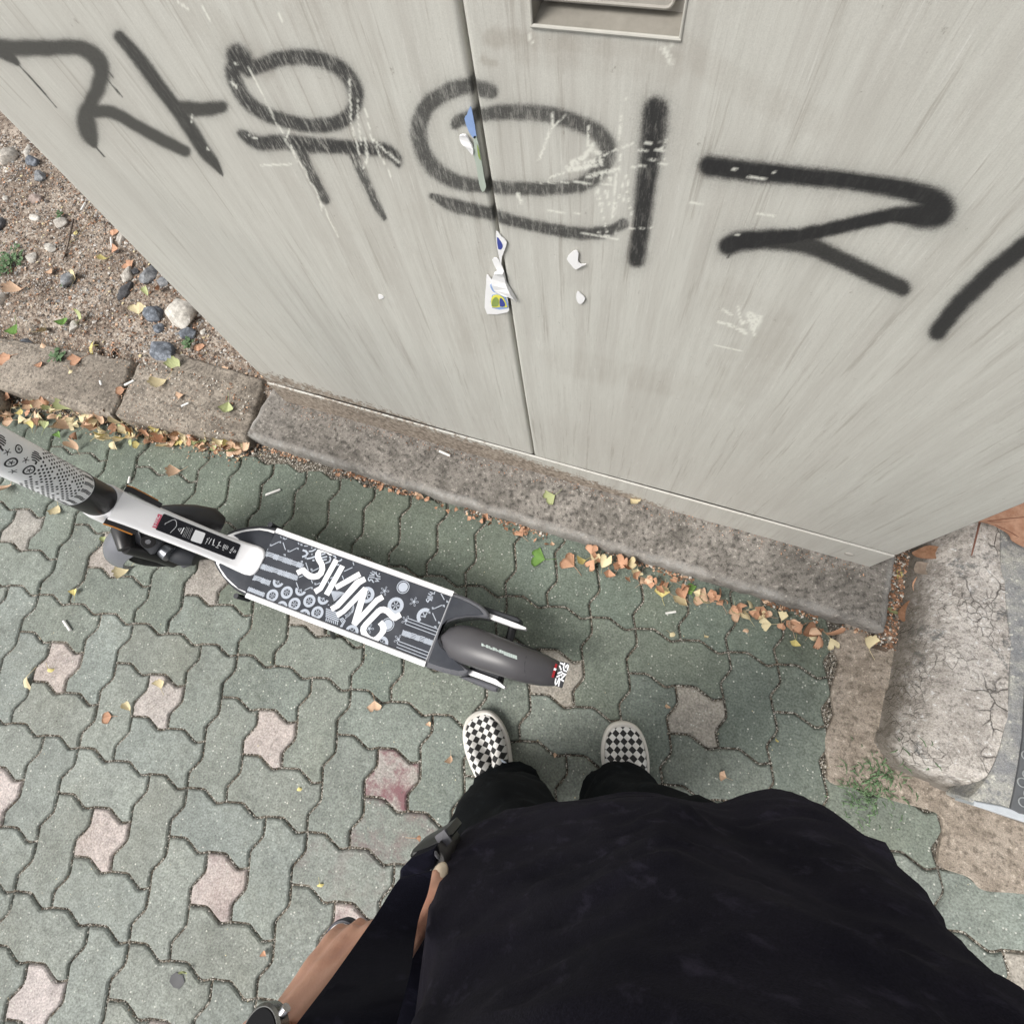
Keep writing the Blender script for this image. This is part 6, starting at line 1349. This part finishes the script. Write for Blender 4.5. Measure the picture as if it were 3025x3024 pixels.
# resample by index to even angle about C0 so the upper rings match
def angle_of(p): d = p-C0; return math.atan2(d.dot(PR_), d.dot(PF))
rings_ = []
prof = [(.755, 1.0, 0.0), (.775, 1.005, 0.), (.80, 1.0, 0.), (.84, .99, .03), (.88, .975, .1), (.93, .96, .22), (.98, .95, .36), (1.03, .95, .52), (1.08, .95, .66), (1.13, .95, .78), (1.18, .95, .88), (1.23, .95, .95), (1.27, .95, 1), (1.305, .95, 1), (1.335, .93, 1), (1.36, .80, 1), (1.378, .58, 1), (1.39, .42, 1)]
for z, sc3, t in prof:
    r = []
    for p in ring0:
        an = angle_of(Vector((p.x, p.y, 0))); e_ = at3(C0, -.018+.122*math.cos(an)*(1.0 if math.cos(an) > 0 else .95), (.176 if math.sin(an) > 0 else .160)*math.sin(an), z); q = Vector((p.x, p.y, z)); c_ = Vector((C0.x, C0.y, z))
        m_ = q.lerp(e_, t); m_ = c_+(m_-c_)*sc3; m_.z = z+(.02*math.cos(an) if z < .8 else 0)
        if z > 1.29: m_ += PF*(-.03*(z-1.29)/.1)
        r.append(m_)
    rings_.append(r)
def subdiv(rings, k=3):
    out = []; n = len(rings); m_ = len(rings[0])
    cols = [cat([rings[i][j] for i in range(n)], k) for j in range(m_)]; return [[cols[j][i] for j in range(m_)] for i in range(len(cols[0]))]
rr_ = subdiv(rings_, 6)
sm_ = MB(); 
for r in rr_:
    for i, p in enumerate(r):
        c_ = Vector((C0.x, C0.y, p.z)); d_ = (p-c_); d_.z = 0; r[i] = p+d_.normalized()*(folds(p, 1.15 if p.z > .84 else .6)-(.009 if p.z > .84 else .004))
inner = [[p+(Vector((C0.x, C0.y, p.z))-p).normalized()*.003 for p in r] for r in rr_[:8]][::-1]
sm_.rings(inner+rr_, cap=False); 
# short sleeves
for sh_, el_ in ((shL, elL), (shR, elR)):
    P = [sh_.lerp(el_, t) for t in (-.12, 0, .15, .3, .45, .58)]; sl_ = MB(); sl_.tube(P, [.055, .070, .075, .074, .073, .074], 30, cap=False)
    sl_.v = [tuple(Vector(v)+(Vector(v)-sh_.lerp(el_, .3)).normalized()*folds(Vector(v), .6)) for v in sl_.v]; sm_.add(sl_.v, sl_.f)
sm_.build('shirt', SHIRT, per, smooth=True)
tm = MB()
def leg(path, rad, flat=None):
    P = cat(path, 8); R_ = [v.x for v in cat([Vector((r, 0, 0)) for r in rad], 8)]; mb = MB(); mb.tube(P, R_, 44, cap=False)
    vs = []
    for i, v in enumerate(mb.v):
        v = Vector(v); c = P[i//44]; d = (v-c).normalized(); z = v.z; k = folds(Vector((v.x+2, v.y, v.z)), 1.15)+.004*math.sin(v.z*60+v.x*25)*max(0, 1-v.z/.5)+.006*math.sin(v.z*26+v.y*30); vs.append(v+d*k)
    tm.add(vs, mb.f); n = 44; inn = [Vector(vs[i])+(P[0]-Vector(vs[i])).normalized()*.004 for i in range(n)]+[Vector(vs[i+n*2])+(P[2]-Vector(vs[i+n*2])).normalized()*.006 for i in range(n)]
    tm.add([Vector(vs[i]) for i in range(n)]+inn, [(i, (i+1) % n, n+(i+1) % n, n+i) for i in range(n)]+[(n+i, n+(i+1) % n, 2*n+(i+1) % n, 2*n+i) for i in range(n)])
leg([Vector((-.060, -.292, .045)), Vector((-.055, -.288, .12)), Vector((-.034, -.268, .26)), Vector((-.020, -.250, .48)), Vector((.012, -.248, .66)), Vector((.055, -.245, .80)), Vector((.085, -.245, .86))], [.082, .080, .078, .084, .088, .085, .070])
leg([Vector((.182, -.205, .045)), Vector((.176, -.195, .12)), Vector((.176, -.195, .26)), Vector((.198, -.180, .48)), Vector((.222, -.175, .66)), Vector((.21, -.19, .80)), Vector((.175, -.21, .86))], [.088, .086, .082, .088, .09, .085, .070])
tro = tm.build('trousers', TROU, per, smooth=True)
stt = MB()   # pocket stitching on the left thigh
for L in ([(1487,2368),(1497,2395),(1504,2424)], [(1503,2365),(1512,2392),(1520,2420)]):
    stt.tube([g(*p, .585)+Vector((0, 0, .0)) for p in L], .0013, 6)
o = stt.build('pocket_seam', plain('grey_seam', (.03, .032, .036), .9), None); o.parent = tro
# watch
wt_e = empty('watch', g(772, 3050, .965), None, None)
for k_ in ('label', 'category'):
    if k_ in wt_e: del wt_e[k_]
wc_ = g(768, 3074, .962); wt_e.parent = per; wt_e.location = wc_-Vector(per.location)
wnr = (Vector((-.45, .10, .88))).normalized(); adr = (KN[1]-WRL).normalized(); sdr = wnr.cross(adr).normalized(); adr = sdr.cross(wnr)
def wsub(mb, name, m_): o = mb.build(name, m_, None, angle=40); o.parent = wt_e; o.location = -wc_
c1 = MB(); c1.tube([wc_-wnr*.009, wc_-wnr*.007, wc_, wc_+wnr*.0015], [.0165, .0187, .0187, .017], 40); wsub(c1, 'case', plain('watch_steel', (.20, .20, .19), .25, .1, Metallic=.9))
c2 = MB(); c2.tube([wc_+wnr*.0012, wc_+wnr*.0022], [.0166, .0160], 40); wsub(c2, 'dial', plain('watch_glass', (.003, .003, .004), .3, .1, bump=0, Specular_IOR_Level=.12))
c3 = MB(); q = wc_+(adr*.6+sdr*-.8)  .normalized()*.0187-wnr*.003; q2 = (adr*.6-sdr*.8).normalized(); c3.tube([q, q+q2*.004], .0032, 12); wsub(c3, 'crown', CHR)
c4 = MB(); ax0 = (WRL-elL).normalized(); c4.rings([[WRL+ax0*(-.006)+ (wc_-wnr*.010-(WRL+ax0*(-.006))).normalized()*0+ (sdr*math.cos(a)+wnr*math.sin(a))*(.030+dr_)+adr*o_ for dr_, o_ in ((0, -.010), (.003, -.010), (.003, .010), (0, .010))] for a in [math.radians(60+k*12) for k in range(31)]], cap=False); wsub(c4, 'band', plain('watch_band_orange', (.62, .12, .05), .6))
# ---- bag with strap and buckle (held, so a thing of its own)
bag = empty('shoulder_bag', g(1255, 2530, .80), 'black shoulder bag with wide webbing strap and plastic buckle at the left hip', 'bag')
WEB = mat_fabric('black_webbing', (.004, .0042, .0085), (.009, .009, .016), 1500, .03); BPL = plain('buckle_plastic', (.035, .038, .036), .45, .2); BGR = plain('buckle_grey', (.095, .095, .11), .4, .2)
edgeL = [(862,3040),(905,2985),(985,2880),(1070,2760),(1118,2690),(1160,2622),(1182,2592)]; edgeR = [(1165,3040),(1190,2950),(1212,2860),(1224,2775),(1238,2705),(1262,2640),(1276,2570)]; zs_ = [1.045, 1.03, .995, .955, .935, .922, .915]
A_ = cat([g(a, b, z) for (a, b), z in zip(edgeL, zs_)], 5); B_ = cat([g(a, b, z-.004) for (a, b), z in zip(edgeR, zs_)], 5)
over = [(at3(C0, .05, -.135, 1.24), at3(C0, .06, -.095, 1.24)), (at3(C0, .0, -.13, 1.375), at3(C0, .0, -.09, 1.395)), (at3(C0, -.09, -.13, 1.33), at3(C0, -.09, -.09, 1.35)), (at3(C0, -.155, -.14, 1.15), at3(C0, -.165, -.10, 1.15)), (at3(C0, -.165, -.16, .95), at3(C0, -.175, -.12, .95))]
AA = [x for x, _ in reversed(over)]+A_; BB = [y for _, y in reversed(over)]+B_
stp = MB(); rs = []
for a, b in zip(AA, BB):
    m_ = (a+b)/2; rs.append([a, a.lerp(b, .5)+Vector((0, 0, .0022)), b, b-Vector((0, 0, .002)), a.lerp(b, .5)-Vector((0, 0, .0005)), a-Vector((0, 0, .002))])
stp.rings(rs); stp.build('strap', WEB, bag, angle=60)
fZ = lambda p: (1150+p[0]/5.517, 2350+p[1]/5.517)
fl3 = MB(); fl3.prism(xy(gz([(160,1240),(180,1195),(335,1030),(520,960),(720,870),(760,940),(735,1100),(690,1200),(560,1290),(150,1480)], fZ, .868)), .842, .868, bev=.003); fl3.build('strap_keeper', WEB, bag, angle=45)
fl4 = MB(); fl4.prism(xy(gz([(320,985),(372,885),(520,800),(730,680),(900,560),(935,535),(1020,640),(970,735),(870,855),(790,880),(600,960),(380,1010),(340,1030)], fZ, .845)), .80, .845, bev=.004); fl4.build('buckle_base', BPL, bag, angle=45)
bk = MB(); ribbon(bk, [q+Vector((0, 0, .0015)) for q in gz([(775,715),(885,635),(945,720),(850,835)], fZ, .846)], .0066); 
bkv = list(bk.v); n = len(bkv); bk.add([(x, y, z-.004) for x, y, z in bkv], [tuple(reversed([i for i in f])) for f in bk.f[:]]); bk.build('buckle', BGR, bag)
pk2 = MB(); pk2.prism(xy(gz([(728,912),(755,920),(800,1000),(808,1045),(770,1030),(735,975)], fZ, .874)), .870, .874, bev=.001); pk2.build('buckle_tongue', BGR, bag)
pk3 = MB(); pk3.prism(xy(gz([(735,905),(790,790),(860,850),(930,960),(960,1100),(880,1140),(800,1150),(740,1060)], fZ, .860)), .80, .860, bev=.003); pk3.build('buckle_socket', SATIN, bag, angle=45)
bb_ = MB(); cB = Vector((-.045, -.335, 0)); bb_.rings([[at3(cB, .07*k*math.copysign(abs(math.cos(t))**.5, math.cos(t)), .035*k*math.copysign(abs(math.sin(t))**.5, math.sin(t)), z) for t in [2*math.pi*i/24 for i in range(24)]] for z, k in ((.60, .8), (.61, .95), (.66, 1), (.76, 1), (.79, .95), (.80, .75))]); bb_.build('bag_body', WEB, bag, angle=50)
# small white lid in the hand
cup = empty('cup', g(1027, 2790, .80), 'small white round cup top with dark navy rim peeking out beyond the knuckles', 'cup')
cc = g(1008, 2777, .815); k1 = MB(); k1.tube([cc-upz*.014, cc-upz*.004, cc], [.0135, .0150, .0152], 32); k1.tube([cc-upz*.004, cc+upz*.001], [.0158, .0158], 32); k1.build('rim', plain('navy_rim', (.006, .008, .025), .5), cup, angle=40)
k2_ = MB(); k2_.tube([cc+upz*.0005, cc+upz*.0022, cc+upz*.0030], [.0140, .0138, .0115], 32); k2_.build('lid', WHITE, cup, angle=40)
